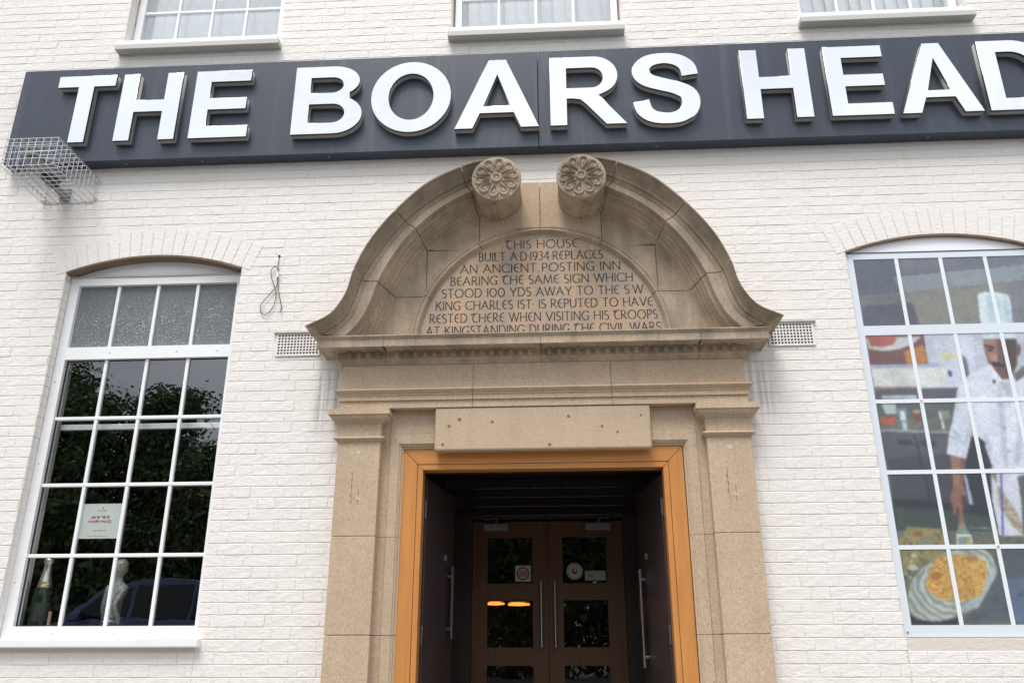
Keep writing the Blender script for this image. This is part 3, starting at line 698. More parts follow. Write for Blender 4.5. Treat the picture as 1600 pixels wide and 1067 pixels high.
def strokes_mesh(text, x0, x1, zb, cap, y, sw, gap=.155, slant=0, jit=0):
    adv = sum(F[c][0] for c in text)+gap*(len(text)-1)
    k = (x1-x0)/adv; b = MB(); x = 0
    for c in text:
        wd, st = F[c]; jz = random.uniform(-jit, jit); jx = random.uniform(-jit, jit)
        for s in st:
            P = [np.array((x0+(x+p[0]+jx)*k+slant*p[1]*cap, zb+(p[1]+jz)*cap)) for p in s]; n = len(P); L_, R_ = [], []
            for i, p in enumerate(P):
                d = P[min(i+1, n-1)]-P[max(i-1, 0)]; d = d/max(np.hypot(*d), 1e-9); q = np.array((-d[1], d[0]))
                hw = sw*(.62 if abs(d[1]) < .4 else 1.0)*(1.35 if i in (0, n-1) and n > 1 else 1)
                if c == '.': hw = sw*1.3
                L_.append(p+q*hw); R_.append(p-q*hw)
            if n == 2:                                         # waisted straight stroke with flared ends
                d = P[1]-P[0]; d = d/np.hypot(*d); q = np.array((-d[1], d[0])); hw = sw*(.62 if abs(d[1]) < .4 else .95)
                if c == '.': hw = sw*1.3
                L_ = [L_[0], P[0]+d*sw*2.2+q*hw, P[1]-d*sw*2.2+q*hw, L_[1]]; R_ = [R_[0], P[0]+d*sw*2.2-q*hw, P[1]-d*sw*2.2-q*hw, R_[1]]
                if c == '.': L_, R_ = [L_[0], L_[3]], [R_[0], R_[3]]
            m_ = len(L_); yy = y-.00025*random.random()
            b.add([(p[0], yy, p[1]) for p in L_]+[(p[0], yy, p[1]) for p in R_], [(i, i+1, m_+i+1, m_+i) for i in range(m_-1)])
        x += wd+gap
    return b
LINES = [('tHIS HOUSE', -.236, .285, 4.410), ('BUILT A.D.1934.REPLACES', -.434, .462, 4.3155), ('AN ANCIENT POSTING INN', -.566, .584, 4.222), ('BEARING tHE SAME SIGN WHICH', -.636, .668, 4.128),
         ('STOOD 100 YDS AWAY TO THE S.W.', -.696, .752, 4.033), ('KING CHARLES IST. IS REPUTED TO HAVE', -.738, .796, 3.937), ('RESTED tHERE WHEN VISITING HIS tROOPS', -.778, .825, 3.840), ('AT KINGSTANDING DURING tHE CIVIL WARS', -.800, .842, 3.746)]
for tx, xa, xb, zb in LINES:
    link('inscription_line', strokes_mesh(tx, xa, xb, zb, .066, TY+.0028, .0037).mesh('inscription_line', False), M_letter, PANEL)

# pediment: moulded stones lofted along the curve
def ped_row(t):
    O, a, b_, s_ = spl(cO, t), spl(c1, t), spl(c2, t), spl(cS, t)
    lr = lambda p, q, u: p+(q-p)*u
    k = min(1, max(0, t/.3)); sk = lambda y: y
    row = [(O, .02), (O, -.343), (lr(O, a, .06), -.346), (lr(O, a, .13), -.343), (lr(O, a, .17), -.330), (lr(O, a, .32), -.318), (lr(O, a, .50), -.300), (lr(O, a, .70), -.284), (lr(O, a, .88), -.278), (lr(O, a, .93), -.268),
           (a, -.268), (lr(a, b_, .03), -.262), (lr(a, b_, .12), -.262), (lr(a, b_, .14), -.256), (lr(a, b_, .24), -.256), (lr(a, b_, .26), -.250), (b_, -.250), (lr(b_, s_, .03), -.228), (lr(b_, s_, .06), -.205), (lr(b_, s_, .30), -.198),
           (lr(b_, s_, .34), -.170), (lr(b_, s_, .44), -.160), (lr(b_, s_, .52), -.135), (lr(b_, s_, .60), -.128), (lr(b_, s_, .70), -.098), (lr(b_, s_, .82), -.086), (lr(b_, s_, .86), -.070), (s_, -.052), (s_-np.array((.012, .0)), .02)]
    return [(p[0], y, p[1]) for p, y in row]
def ped_stone(t0, t1, s, n):
    b = MB(); rows = [ped_row(t) for t in np.linspace(t0, t1, n)]; m_ = len(rows[0])
    vs = [(CXF+s*x, y, z) for r in rows for x, y, z in r]
    fs = [(i*m_+k, i*m_+k+1, (i+1)*m_+k+1, (i+1)*m_+k) for i in range(n-1) for k in range(m_-1)]
    fs += [tuple(range(m_)), tuple(range((n-1)*m_, n*m_))]
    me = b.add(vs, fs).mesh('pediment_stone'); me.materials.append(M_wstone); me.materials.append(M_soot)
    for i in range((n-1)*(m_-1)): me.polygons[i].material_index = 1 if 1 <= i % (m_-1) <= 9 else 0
    return link('pediment_stone', me, None, STONE)
for s in (-1, 1):
    for t0, t1, n in ((0, .992, 22), (1.006, 1.994, 18), (2.006, 2.992, 18), (3.008, 3.5, 10)): ped_stone(t0, t1, s, n)
# scrolls
SR, SZ_, SYF = .176, 4.812, -.362
def scroll(s):
    cx = CXF+s*.300; b = MB(); n = 56
    # barrel with an incised spiral step
    prof = [(SR, SYF), (SR, -.02)]
    ys = [SYF, SYF+.004, -.34, -.30, -.18, -.02]
    vs = []
    for y in ys:
        for k in range(n):
            a = 2*math.pi*k/n; r = SR-(.004 if y == SYF else 0)
            f = ((k/n*360-(250 if s < 0 else 290)) % 360)/360     # spiral: radius shrinks once round
            if s > 0: f = 1-f
            r -= (.016*(1-f) if y > -.33 else 0)
            vs.append((cx+r*math.cos(a), y, SZ_+r*math.sin(a)))
    m_ = len(ys)
    fs = [(i*n+k, i*n+(k+1) % n, (i+1)*n+(k+1) % n, (i+1)*n+k) for i in range(m_-1) for k in range(n)]+[tuple(range(n)), tuple(range((m_-1)*n, m_*n))]
    o = link('scroll', b.add(vs, fs).mesh('scroll'), M_wstone, STONE)
    # rosette as a relief disc
    nr, na = 44, 180; b = MB(); vs = []
    for i in range(nr+1):
        rr = (SR-.004)*i/nr
        for k in range(na):
            a = 2*math.pi*k/na; u = rr/SR; d = 0
            ph = (a*10/(2*math.pi)+.25) % 1-.5                  # ten petals
            if u < .10: d = .006+.004*math.cos(u/.10*math.pi/2)
            elif u < .235: d = .013*math.sin((u-.10)/.135*math.pi)+.003
            else:
                aw = .47 if u > .66 else .47*(.42+.58*max(0, (u-.28)/.38)); Eo = (ph/aw)**2+((u-.64)/(.27 if u > .64 else .37))**2
                if Eo < .10: d = .0075
                elif Eo < .42: d = .0035
                elif Eo < 1: d = .0035+.0135*math.sin((Eo-.42)/.58*math.pi)
                elif .78 < u < .93: d = .007*max(0, 1-abs(abs(ph)-.5)/.12)
            vs.append((cx+rr*math.cos(a), SYF+.001-d*1.15, SZ_+rr*math.sin(a)))
    fs = [(i*na+k, i*na+(k+1) % na, (i+1)*na+(k+1) % na, (i+1)*na+k) for i in range(nr) for k in range(na)]
    link('rosette', b.add(vs, fs).mesh('rosette'), M_wstone, o, smooth=True)
    # raised band that the spiral leaves along the underside
    x = cx+s*.018
    box('scroll_fillet', x-.007, x+.007, -.30, -.03, SZ_-SR-.004, SZ_-SR+.03, M_wstone, o, .004)
scroll(-1); scroll(1)

# ------------------------------------------------------------------ sign with raised letters
SX0, SX1, SZ0, SZ1, SY = -4.165, 5.6, 5.232, 6.112, -.11
SIGN = empty('pub_sign', (0, 0, SZ0), 'long slate blue fascia sign with raised steel letters reading THE BOARS HEAD', 'sign')
for a, b in ((SX0, .0125), (.0155, 4.2), (4.203, SX1)): box('sign_panel', a, b, SY, .003, SZ0, SZ1, M_sign, SIGN, .004)
def rotp(pts): return pts
LZ0, LZ1 = 5.371, 5.994; LH = LZ1-LZ0
def letter_loops(c, w_):
    h = LH; st = .126; bar = .104
    if c == 'T': return [[(0, h), (0, h-bar), (w_/2-st/2, h-bar), (w_/2-st/2, 0), (w_/2+st/2, 0), (w_/2+st/2, h-bar), (w_, h-bar), (w_, h)]]
    if c == 'H': m0, m1 = h*.42, h*.595; return [[(0, 0), (st, 0), (st, m0), (w_-st, m0), (w_-st, 0), (w_, 0), (w_, h), (w_-st, h), (w_-st, m1), (st, m1), (st, h), (0, h)]]
    if c == 'E': return [[(0, 0), (w_, 0), (w_, bar), (st, bar), (st, h*.415), (w_*.93, h*.415), (w_*.93, h*.415+bar), (st, h*.415+bar), (st, h-bar), (w_*.965, h-bar), (w_*.965, h), (0, h)]]
    if c == 'O': return [arc(w_/2, h/2, w_/2, h/2+.012, 0, 360, 56)[:-1], arc(w_/2, h/2, w_/2-.135, h/2-.098, 0, 360, 48)[:-1]]
    if c == 'A':
        a0, a1 = w_*.40, w_*.61; zb, zt = h*.215, h*.40
        lx = lambda z: a0*z/h; rx = lambda z: w_-(w_-a1)*z/h; wi = .137
        return [[(0, 0), (wi, 0), (lx(zb)+wi, zb), (rx(zb)-wi, zb), (w_-wi, 0), (w_, 0), (a1, h), (a0, h)], [(lx(h*.315)+wi, h*.315), (rx(h*.315)-wi, h*.315), (w_*.505, h*.785)]]
    if c == 'B':
        t = h*.53
        o = [(0, 0), (w_*.60, 0)]+arc(w_*.60, t*.52, w_*.40, t*.52, -90, 58, 14)+arc(w_*.555, t+(h-t)/2+.004, w_*.385, (h-t)/2-.004, -50, 90, 14)+[(0, h)]
        z1 = h*.435
        return [o, [(st, bar-.006), (w_*.56, bar-.006)]+arc(w_*.57, (bar+z1)/2-.003, w_*.18, (z1-bar)/2+.003, -90, 90, 12)+[(st, z1)],
                [(st, h*.60), (w_*.54, h*.60)]+arc(w_*.545, (h*.60+h-bar)/2, w_*.165, (h-bar-h*.60)/2, -90, 90, 12)+[(st, h-bar)]]
    if c == 'R':
        z1 = h*.415
        o = [(0, 0), (st, 0), (st, z1-.02), (w_*.30, z1-.02)]+[(w_*.40, z1-.03), (w_*.47, z1-.07)]+[(w_*.735, 0), (w_, 0), (w_*.78, h*.26), (w_*.70, h*.37), (w_*.64, h*.425)]+arc(w_*.58, h*.715, w_*.325, h*.285, -60, 90, 16)+[(0, h)]
        return [o, [(st, h*.535), (w_*.55, h*.535)]+arc(w_*.56, (h*.535+h-bar)/2, w_*.15, (h-bar-h*.535)/2, -90, 90, 12)+[(st, h-bar)]]
    if c == 'D': return [[(0, 0), (w_*.40, 0)]+arc(w_*.42, h/2, w_*.58, h/2, -90, 90, 26)+[(0, h)], [(st, bar), (w_*.40, bar)]+arc(w_*.40, h/2, w_*.58-.132, h/2-bar, -90, 90, 22)+[(st, h-bar)]]
    if c == 'S':
        ctl = [(.88, .665), (.845, .79), (.71, .885), (.50, .92), (.28, .89), (.155, .80), (.15, .69), (.25, .605), (.45, .545), (.66, .49), (.82, .41), (.865, .30), (.82, .175), (.68, .09), (.49, .068), (.29, .098), (.165, .18), (.115, .315)]
        P = [np.array((x*w_, z*(h+.02)-.01)) for x, z in ctl]; Q = []
        for i in range(len(P)-1):
            p0, p1, p2, p3 = P[max(i-1, 0)], P[i], P[i+1], P[min(i+2, len(P)-1)]
            for u in np.linspace(0, 1, 5)[:-1]:
                Q.append(.5*((2*p1)+(p2-p0)*u+(2*p0-5*p1+4*p2-p3)*u*u+(3*p1-p0-3*p2+p3)*u**3))
        Q.append(P[-1]); l_, r_ = [], []
        for i, p in enumerate(Q):
            d = Q[min(i+1, len(Q)-1)]-Q[max(i-1, 0)]; d = d/np.hypot(*d); q = np.array((-d[1], d[0])); hw = .047+.016*abs(d[1])
            if .30 < i/len(Q) < .72: hw += .006
            l_.append(tuple(p+q*hw)); r_.append(tuple(p-q*hw))
        return [l_+r_[::-1]]
LET = [('T', -3.786, .466), ('H', -3.258, .478), ('E', -2.668, .455), ('B', -1.872, .54), ('O', -1.266, .616), ('A', -.617, .637), ('R', .107, .57), ('S', .732, .496), ('H', 1.556, .49), ('E', 2.178, .446), ('A', 2.684, .582), ('D', 3.312, .545)]
for c, x, w_ in LET:
    x, w_ = CX+(x-CX)*1.0075, w_*1.0075
    lp = [[(px+x, pz+LZ0) for px, pz in l_] for l_ in letter_loops(c, w_)]
    o = fill('letter', lp, -.166, -.149, M_return, SIGN)
    f = fill('letter_face', lp, -.1700, -.1662, M_face, o, cb=.0012)
    # spacer tray behind the face, a little wider
    fill('letter_backing', lp, -.1485, SY+.001, M_back, o)
for x in (-3.2, -2.6, -1.6, .9, 2.9):
    link('screw', MB().lathe([(.007, 0), (.006, -.004)], (x, SY+.05, SZ0-.0), 8, 'y').mesh('screw'), M_steel, SIGN)

# ------------------------------------------------------------------ things on the wall
def camera_and_cage():
    x0, x1, z0, z1, d = -3.835, -3.445, 4.925, 5.150, .55
    cg = empty('wire_cage', ((x0+x1)/2, 0, z0), 'galvanised wire mesh cage on the wall under the left end of the sign', 'cage')
    r = .0029; nx, nz, ny = 7, 4, 10; b = MB()
    X = [x0+(x1-x0)*i/nx for i in range(nx+1)]; Z = [z0+(z1-z0)*i/nz for i in range(nz+1)]; Y = [-.004-(d-.004)*i/ny for i in range(ny+1)]
    front, sideL, sideR, top, bot = MB(), MB(), MB(), MB(), MB()
    for x in X: front.tube([(x, -d, z0), (x, -d, z1)], r, 5)
    for z in Z: front.tube([(x0, -d, z), (x1, -d, z)], r, 5)
    for sd_, x in ((sideL, x0), (sideR, x1)):
        for y in Y[:-1]: sd_.tube([(x, y, z0), (x, y, z1)], r, 5)
        for z in Z: sd_.tube([(x, 0, z), (x, -d, z)], r, 5)
    for pn, z in ((top, z1), (bot, z0)):
        for y in Y[:-1]: pn.tube([(x0, y, z+.004), (x1, y, z+.004)], r, 5)
        for x in X[1:-1]: pn.tube([(x, 0, z), (x, -d, z)], r, 5)
    for nm, g_ in (('mesh_panel', front), ('mesh_panel', sideL), ('mesh_panel', sideR), ('mesh_panel', top), ('mesh_panel', bot)):
        link(nm, g_.mesh(nm, False), M_galv, cg)
    for x, z in ((x1+.022, z1-.045), (x1+.022, z0+.03), (x0-.022, z1-.045), (x0-.022, z0+.03)):
        sgn = 1 if x > x1 else -1
        link('fixing_lug', MB().tube([(x-.03*sgn, -.004, z), (x-.004*sgn, -.004, z+.012), (x+.008*sgn, -.004, z+.004), (x, -.004, z-.012), (x-.03*sgn, -.004, z-.006)], .0028, 5).mesh('fixing_lug'), M_galv, cg)
    cm = empty('security_camera', (-3.66, 0, 4.95), 'grey security camera on a wall bracket inside the wire cage', 'camera')
    box('wall_plate', -3.715, -3.635, -.022, 0, 4.945, 5.05, M_cam, cm, .008)
    link('bracket_arm', MB().tube([(-3.675, -.015, 4.985), (-3.69, -.13, 5.005), (-3.70, -.21, 5.028)], [.032, .024, .022], 12).mesh('bracket_arm'), M_cam, cm)
    o = link('housing', MB().box(-.045, .045, -.165, .165, -.038, .038).mesh('housing'), M_cam, cm, .014, seg=3)
    o.location = (-3.695, -.265, 5.070); o.rotation_euler = (R(8), 0, R(-8))
    o2 = link('sunshield', MB().box(-.052, .052, -.20, .16, .040, .046).mesh('sunshield'), M_sill, cm, .004); o2.location = o.location; o2.rotation_euler = o.rotation_euler
    link('lens_barrel', MB().lathe([(.040, .06), (.044, -.03), (.040, -.07), (.030, -.075)], (-3.69, -.20, 5.022), 18, 'y').mesh('lens_barrel'), M_black, cm)
camera_and_cage()
def vent(x0, x1, lab):
    z0, z1 = 3.640, 3.800; nx, nz = 13, 7
    v = empty('air_vent', ((x0+x1)/2, 0, z0), lab, 'vent', 'square holed air vents beside the pediment')
    hs = []
    for i in range(nx):
        for j in range(nz):
            cx, cz = x0+(x1-x0)*(i+.5)/nx, z0+(z1-z0-.006)*(j+.5)/nz; hs.append(rect(cx-.0072, cx+.0072, cz-.0072, cz+.0072))
    fill('grille', [rect(x0-.012, x1+.012, z0-.01, z1)]+hs, -.012, -.006, M_brick, v)
    box('duct', x0, x1, -.0055, .002, z0, z1-.004, M_black, v)
    box('hood', x0-.03, x1+.03, -.026, .002, z1+.0005, z1+.009, M_sill, v, .002)
vent(-1.872, -1.572, 'white square holed air vent beside the pediment tip next to the dangling cable')
vent(1.592, 1.882, 'white square holed air vent between the pediment tip and the chef panel')
def cable():
    def cr_(P, n=8):
        P = [np.array(p) for p in P]; o = []
        for i in range(len(P)-1):
            p0, p1, p2, p3 = P[max(i-1, 0)], P[i], P[i+1], P[min(i+2, len(P)-1)]
            for u in np.linspace(0, 1, n+1)[:-1]: o.append(tuple(.5*((2*p1)+(p2-p0)*u+(2*p0-5*p1+4*p2-p3)*u*u+(3*p1-p0-3*p2+p3)*u**3)))
        return o+[tuple(P[-1])]
    k = 5.618; q = lambda a, b, y: (un(390+a/k, 380+b/k, y)[0], y, un(390+a/k, 380+b/k, y)[1])
    c = empty('loose_cable', q(263, 117, 0), 'thin dark cable looped and tied, hanging from a hole in the wall', 'cable')
    m = mat('cable_sheath', (.10, .075, .06), .6)
    link('cable_loop', MB().tube(cr_([q(263, 117, .006), q(256, 150, -.014), q(248, 205, -.018), q(244, 300, -.016), q(236, 380, -.016), q(165, 462, -.016), q(100, 540, -.018), q(100, 605, -.016), q(143, 628, -.015), q(205, 560, -.016), q(232, 460, -.018), q(222, 385, -.020), q(194, 310, -.020), q(190, 240, -.018), q(225, 207, -.020), q(258, 235, -.022), q(245, 260, -.022)]), .0030, 6).mesh('cable_loop'), m, c)
    link('cable_tail', MB().tube(cr_([q(250, 280, -.016), q(248, 370, -.018), q(262, 470, -.016), q(280, 560, -.016), q(268, 606, -.015)]), .0034, 6).mesh('cable_tail'), m, c)
    link('cable_tie', MB().tube([q(247, 250, -.018), q(246, 300, -.018)], .009, 8).mesh('cable_tie'), M_white, c)
    link('wall_plug', MB().lathe([(.010, .004), (.009, -.007)], (q(263, 117, 0)[0], 0, q(263, 117, 0)[2]), 10, 'y').mesh('wall_plug'), M_black, c)
cable()

# ------------------------------------------------------------------ printed chef panel in the right-hand opening
def poster():
    x0, x1 = LOWER[1]; y = .022
    P = empty('window_poster', ((x0+x1)/2, .03, WZ0), 'printed panel made to look like a window, showing a chef spreading a filling on foil', 'poster')
    g0, g1, z0, z1 = 2.240, 3.464, 1.803, 4.286
    NX, NZ = 250, 500
    gx = np.linspace(g0, g1, NX+1); gz = np.linspace(z0, z1, NZ+1)
    XX, ZZ = np.meshgrid(gx, gz, indexing='ij')
    d = np.stack([XX-CX, np.full_like(XX, y+CD), ZZ-CZ], -1)
    Zc = d@CAW; PX = 800+CF*(d@CAR)/Zc; PY = 533.5-CF*(d@CAU)/Zc
    img = np.zeros(XX.shape+(3,)); img[:] = (104, 108, 118)
    VW = {'A': (1310, 360, 3.81), 'B': (1360, 600, 4.446), 'C': (1380, 780, 4.85)}
    def blur(m, n):
        for _ in range(n):
            p = np.pad(m, 1, mode='edge'); m = (p[1:-1, 1:-1]*2+p[2:, 1:-1]+p[:-2, 1:-1]+p[1:-1, 2:]+p[1:-1, :-2])/6
        return m
    def conv(v, pts): ox, oy, k = VW[v]; return [(ox+a/k, oy+b/k) for a, b in pts]
    def mask(v, pts):
        q = conv(v, pts); m = np.zeros(XX.shape, bool); j = len(q)-1
        for i in range(len(q)):
            (xi, yi), (xj, yj) = q[i], q[j]
            c = ((yi > PY) != (yj > PY)) & (PX < (xj-xi)*(PY-yi)/((yj-yi) or 1e-9)+xi); m ^= c; j = i
        return m.astype(float)
    def put(m, col, a=1.0):
        m = (m*a)[..., None]; img[:] = img*(1-m)+np.array(col, float)*m
    def poly(v, pts, col, b=1, a=1.0): m = blur(mask(v, pts), b); put(m, col, a); return m
    def ell(v, cx, cy, rx, ry, col, b=1, a=1.0): return poly(v, [(cx+rx*math.cos(t), cy+ry*math.sin(t)) for t in np.linspace(0, 2*math.pi, 28)[:-1]], col, b, a)
    def nz(sx, sy, seed):
        r = np.random.default_rng(seed); a = r.random((sx+2, sy+2)); u = np.linspace(0, sx, NX+1); v = np.linspace(0, sy, NZ+1)
        i, j = np.floor(u).astype(int), np.floor(v).astype(int); fu = (u-i)[:, None]; fv = (v-j)[None]; fu = fu*fu*(3-2*fu); fv = fv*fv*(3-2*fv)
        I, J = np.ix_(i, j); return (a[I, J]*(1-fu)+a[I+1, J]*fu)*(1-fv)+(a[I, J+1]*(1-fu)+a[I+1, J+1]*fu)*fv
    # ceiling and far wall
    poly('A', [(60, 150), (360, 150), (420, 600), (60, 620)], (92, 97, 112), 10)
    poly('A', [(330, 275), (1500, 150), (1500, 260), (1105, 300), (640, 345), (370, 375)], (134, 143, 151), 2)
    poly('A', [(130, 395), (640, 345), (1105, 305), (1500, 270), (1500, 600), (150, 620)], (129, 129, 122), 2)
    poly('A', [(1000, 310), (1500, 280), (1500, 600), (1000, 600)], (116, 116, 124), 8)
    poly('A', [(130, 395), (380, 380), (420, 600), (150, 600)], (106, 108, 108), 6)
    poly('A', [(330, 268), (1500, 160), (1500, 166), (330, 276)], (88, 92, 100), 1)
    poly('A', [(630, 250), (640, 250), (660, 340), (650, 342)], (108, 116, 124), 1)
    poly('A', [(140, 452), (440, 430), (495, 600), (150, 610)], (84, 85, 98), 3)
    poly('A', [(150, 610), (1600, 590), (1600, 1010), (225, 1010)], (184, 191, 204), 2)
    poly('A', [(560, 630), (800, 620), (820, 900), (600, 800)], (200, 206, 222), 8)
    poly('A', [(195, 825), (690, 812), (690, 930), (215, 935)], (205, 209, 207), 3)
    poly('A', [(190, 800), (590, 790), (590, 812), (200, 822)], (155, 166, 190), 2)
    poly('A', [(155, 625), (505, 618), (535, 795), (190, 800)], (112, 76, 72), 1)
    poly('A', [(390, 720), (505, 680), (532, 790), (410, 795)], (176, 122, 66), 3)
    poly('A', [(160, 640), (430, 632), (495, 632), (440, 680), (340, 712), (250, 718), (178, 705)], (186, 190, 190), 2)
    poly('A', [(170, 630), (350, 625), (330, 680), (260, 693), (190, 688)], (163, 88, 78), 3)
    poly('A', [(215, 930), (470, 928), (475, 944), (218, 947)], (150, 122, 108), 1)
    poly('A', [(215, 946), (725, 936), (715, 1010), (222, 1012)], (88, 86, 100), 1)
    poly('A', [(255, 982), (468, 978), (470, 1003), (265, 1003)], (170, 186, 196), 1)
    poly('A', [(650, 765), (700, 762), (735, 800), (762, 900), (705, 925), (655, 917), (626, 882), (652, 850)], (202, 207, 225), 2)
    ell('A', 655, 748, 55, 22, (208, 206, 172), 2)
    poly('A', [(656, 825), (676, 842), (678, 868), (662, 870), (651, 852)], (58, 80, 155), 1)
    poly('A', [(730, 735), (760, 760), (780, 850), (764, 885), (745, 850)], (108, 105, 126), 2)
    # counter with pans
    poly('B', [(30, 128), (720, 115), (720, 335), (70, 320)], (88, 94, 92), 1)
    poly('B', [(50, 240), (560, 230), (560, 325), (75, 315)], (104, 108, 98), 5)
    poly('B', [(75, 135), (175, 135), (182, 205), (105, 206)], (172, 188, 188), 2)
    for cx, cy, r in ((95, 253, 24), (135, 257, 22), (160, 240, 17)): ell('B', cx, cy, r, r, (196, 80, 58), 2)
    poly('B', [(172, 165), (252, 163), (256, 255), (205, 257)], (118, 130, 134), 1); poly('B', [(205, 188), (238, 187), (246, 250), (213, 252)], (200, 212, 232), 1)
    poly('B', [(220, 262), (250, 260), (260, 315), (230, 318)], (168, 188, 208), 2)
    poly('B', [(295, 190), (345, 185), (352, 255), (306, 262)], (122, 72, 62), 2); ell('B', 322, 190, 27, 12, (180, 150, 130), 1)
    poly('B', [(465, 185), (552, 180), (557, 240), (490, 246)], (132, 138, 124), 1); poly('B', [(475, 190), (490, 190), (516, 312), (500, 312)], (212, 218, 238), 1)
    poly('B', [(70, 312), (560, 326), (560, 346), (75, 332)], (152, 153, 160), 1)
    poly('B', [(78, 332), (560, 348), (575, 640), (590, 850), (160, 810)], (66, 68, 75), 1)
    poly('B', [(78, 332), (560, 348), (565, 480), (110, 520)], (84, 86, 95), 14)
    poly('B', [(183, 380), (285, 388), (292, 427), (190, 420)], (56, 58, 66), 1); poly('B', [(345, 390), (455, 395), (458, 436), (355, 430)], (58, 60, 68), 1)
    poly('B', [(303, 350), (312, 350), (426, 815), (414, 815)], (42, 42, 50), 1)
    # floor and the dark under the counter
    poly('B', [(150, 790), (560, 825), (640, 400), (760, 330), (1300, 500), (1300, 1010), (180, 1010)], (44, 42, 52), 4)
    poly('B', [(160, 850), (600, 880), (850, 930), (850, 1020), (185, 1015)], (62, 74, 70), 8)
    # table
    poly('C', [(105, 310), (190, 205), (560, 240), (860, 262), (1500, 300), (1500, 1100), (190, 1100)], (104, 106, 92), 1)
    poly('C', [(115, 300), (190, 207), (440, 224), (480, 350), (440, 420), (150, 560)], (138, 130, 86), 3)
    n1 = nz(60, 120, 3); m = mask('C', [(105, 310), (190, 205), (560, 240), (860, 262), (1500, 300), (1500, 1100), (190, 1100)])
    put(m*np.clip(n1-.55, 0, 1)*1.6, (72, 70, 56))
    ell('C', 262, 262, 42, 20, (128, 92, 48), 3); ell('C', 330, 310, 60, 36, (120, 122, 100), 5)
    poly('C', [(850, 385), (1500, 370), (1500, 940), (560, 930), (720, 830), (862, 560)], (78, 88, 94), 4)
    poly('C', [(900, 600), (1500, 560), (1500, 940), (1000, 930)], (92, 108, 138), 14, .8)
    for q in ((770, 870), (850, 760), (710, 895), (930, 830), (1040, 720)): ell('C', q[0], q[1], 22, 14, (60, 68, 76), 3, .7)
    poly('C', [(205, 880), (420, 925), (560, 900), (560, 950), (210, 950)], (44, 45, 56), 1)
    for cx, cy, r in ((222, 515, 34), (172, 565, 13), (205, 588, 11), (232, 425, 20), (165, 622, 8), (175, 450, 10), (215, 470, 14), (255, 520, 16)): ell('C', cx, cy, r, r*.7, (198, 200, 194), 1, .85)
    # foil with brushed swirls, filling
    foil = [(480, 395), (600, 368), (770, 374), (835, 440), (860, 560), (742, 780), (715, 818), (590, 862), (480, 912), (380, 926), (250, 905), (198, 840), (185, 740), (215, 610), (300, 510), (400, 440)]
    m = poly('C', foil, (150, 158, 156), 1)[..., 0]
    ox, oy, k = VW['C']; U, Vv = (PX-ox)*k-520, (PY-oy)*k-640; ca, sa = math.cos(-.5), math.sin(-.5)
    rr = np.hypot((U*ca-Vv*sa)/1.25, (U*sa+Vv*ca)); th = np.arctan2(Vv, U)
    sw = np.sin(rr/7.5+2.2*np.sin(th*2)+4*nz(30, 60, 5)); m2 = mask('C', foil)
    put(m2*np.clip(sw, 0, 1)*.55, (206, 212, 206)); put(m2*np.clip(-sw, 0, 1)*.5*(th < 3.3), (112, 118, 104))
    poly('C', [(735, 700), (770, 650), (850, 480), (860, 560), (742, 780), (715, 818), (600, 860), (560, 840)], (166, 176, 182), 5, .8)
    cur = [(375, 470), (430, 430), (560, 420), (700, 425), (770, 470), (785, 540), (770, 650), (740, 720), (640, 770), (560, 757), (440, 760), (380, 720), (330, 670), (315, 635), (345, 570)]
    m = mask('C', cur); jag = nz(90, 180, 8); m = blur(m, 6); m = blur(((m+.5*(jag-.5)) > .5).astype(float), 1)
    put(m, (196, 158, 84)); n2, n3 = nz(55, 110, 11), nz(110, 220, 12)
    put(m*np.clip((n2-.5)*3, 0, 1), (214, 182, 102)); put(m*np.clip((.42-n3)*4, 0, 1), (158, 104, 44)); put(m*np.clip((n2*n3-.52)*5, 0, 1), (120, 76, 36))
    ell('C', 400, 580, 46, 34, (164, 108, 52), 3); poly('C', [(640, 430), (700, 440), (720, 470), (660, 460)], (140, 110, 70), 2)
    # chef: towel, jacket, arm
    poly('B', [(835, 575), (1400, 575), (1400, 1065), (895, 1050), (845, 800)], (204, 210, 222), 1)
    m = mask('B', [(880, 690), (935, 770), (1020, 890), (1062, 1000), (1062, 1050), (1000, 1000), (930, 900), (890, 820)]); put(blur(m, 3)*(.35+.6*nz(60, 160, 14)), (146, 126, 92))
    poly('B', [(902, 610), (914, 610), (926, 1046), (914, 1046)], (66, 74, 165), 1)
    poly('B', [(1022, 640), (1075, 630), (1200, 900), (1200, 1060), (1062, 1050), (1050, 830)], (92, 90, 96), 2)
    poly('B', [(830, 575), (872, 600), (880, 690), (845, 640)], (128, 118, 112), 2)
    poly('A', [(705, 960), (720, 905), (770, 870), (900, 793), (965, 885), (1010, 890), (1105, 800), (1250, 860), (1320, 1100), (690, 1100)], (212, 220, 234), 1)
    poly('B', [(600, 0), (1400, 0), (1400, 600), (850, 580), (795, 430), (806, 408), (755, 372), (712, 365), (705, 200), (650, 60)], (210, 217, 231), 1)
    poly('B', [(622, 0), (712, 0), (722, 200), (706, 340), (682, 450), (664, 523), (530, 486), (545, 350), (570, 250), (592, 120)], (207, 216, 231), 1)
    for q in ([(690, 150), (716, 190), (712, 340), (664, 415), (648, 400), (694, 300)], [(895, 0), (925, 120), (962, 570), (925, 570), (885, 120)], [(780, 330), (850, 420), (835, 500), (800, 430)], [(975, 0), (1010, 60), (960, 160), (950, 100)], [(1040, 80), (1060, 300), (1040, 560), (1000, 560), (1030, 300)], [(560, 290), (600, 330), (650, 400), (600, 380)]):
        poly('B', q, (176, 186, 204), 4, .85)
    poly('B', [(545, 350), (692, 430), (688, 440), (540, 360)], (176, 184, 202), 1)
    for cx, cy in ((932, 305), (965, 462), (897, 143)): ell('B', cx, cy, 9, 9, (140, 146, 158), 1)
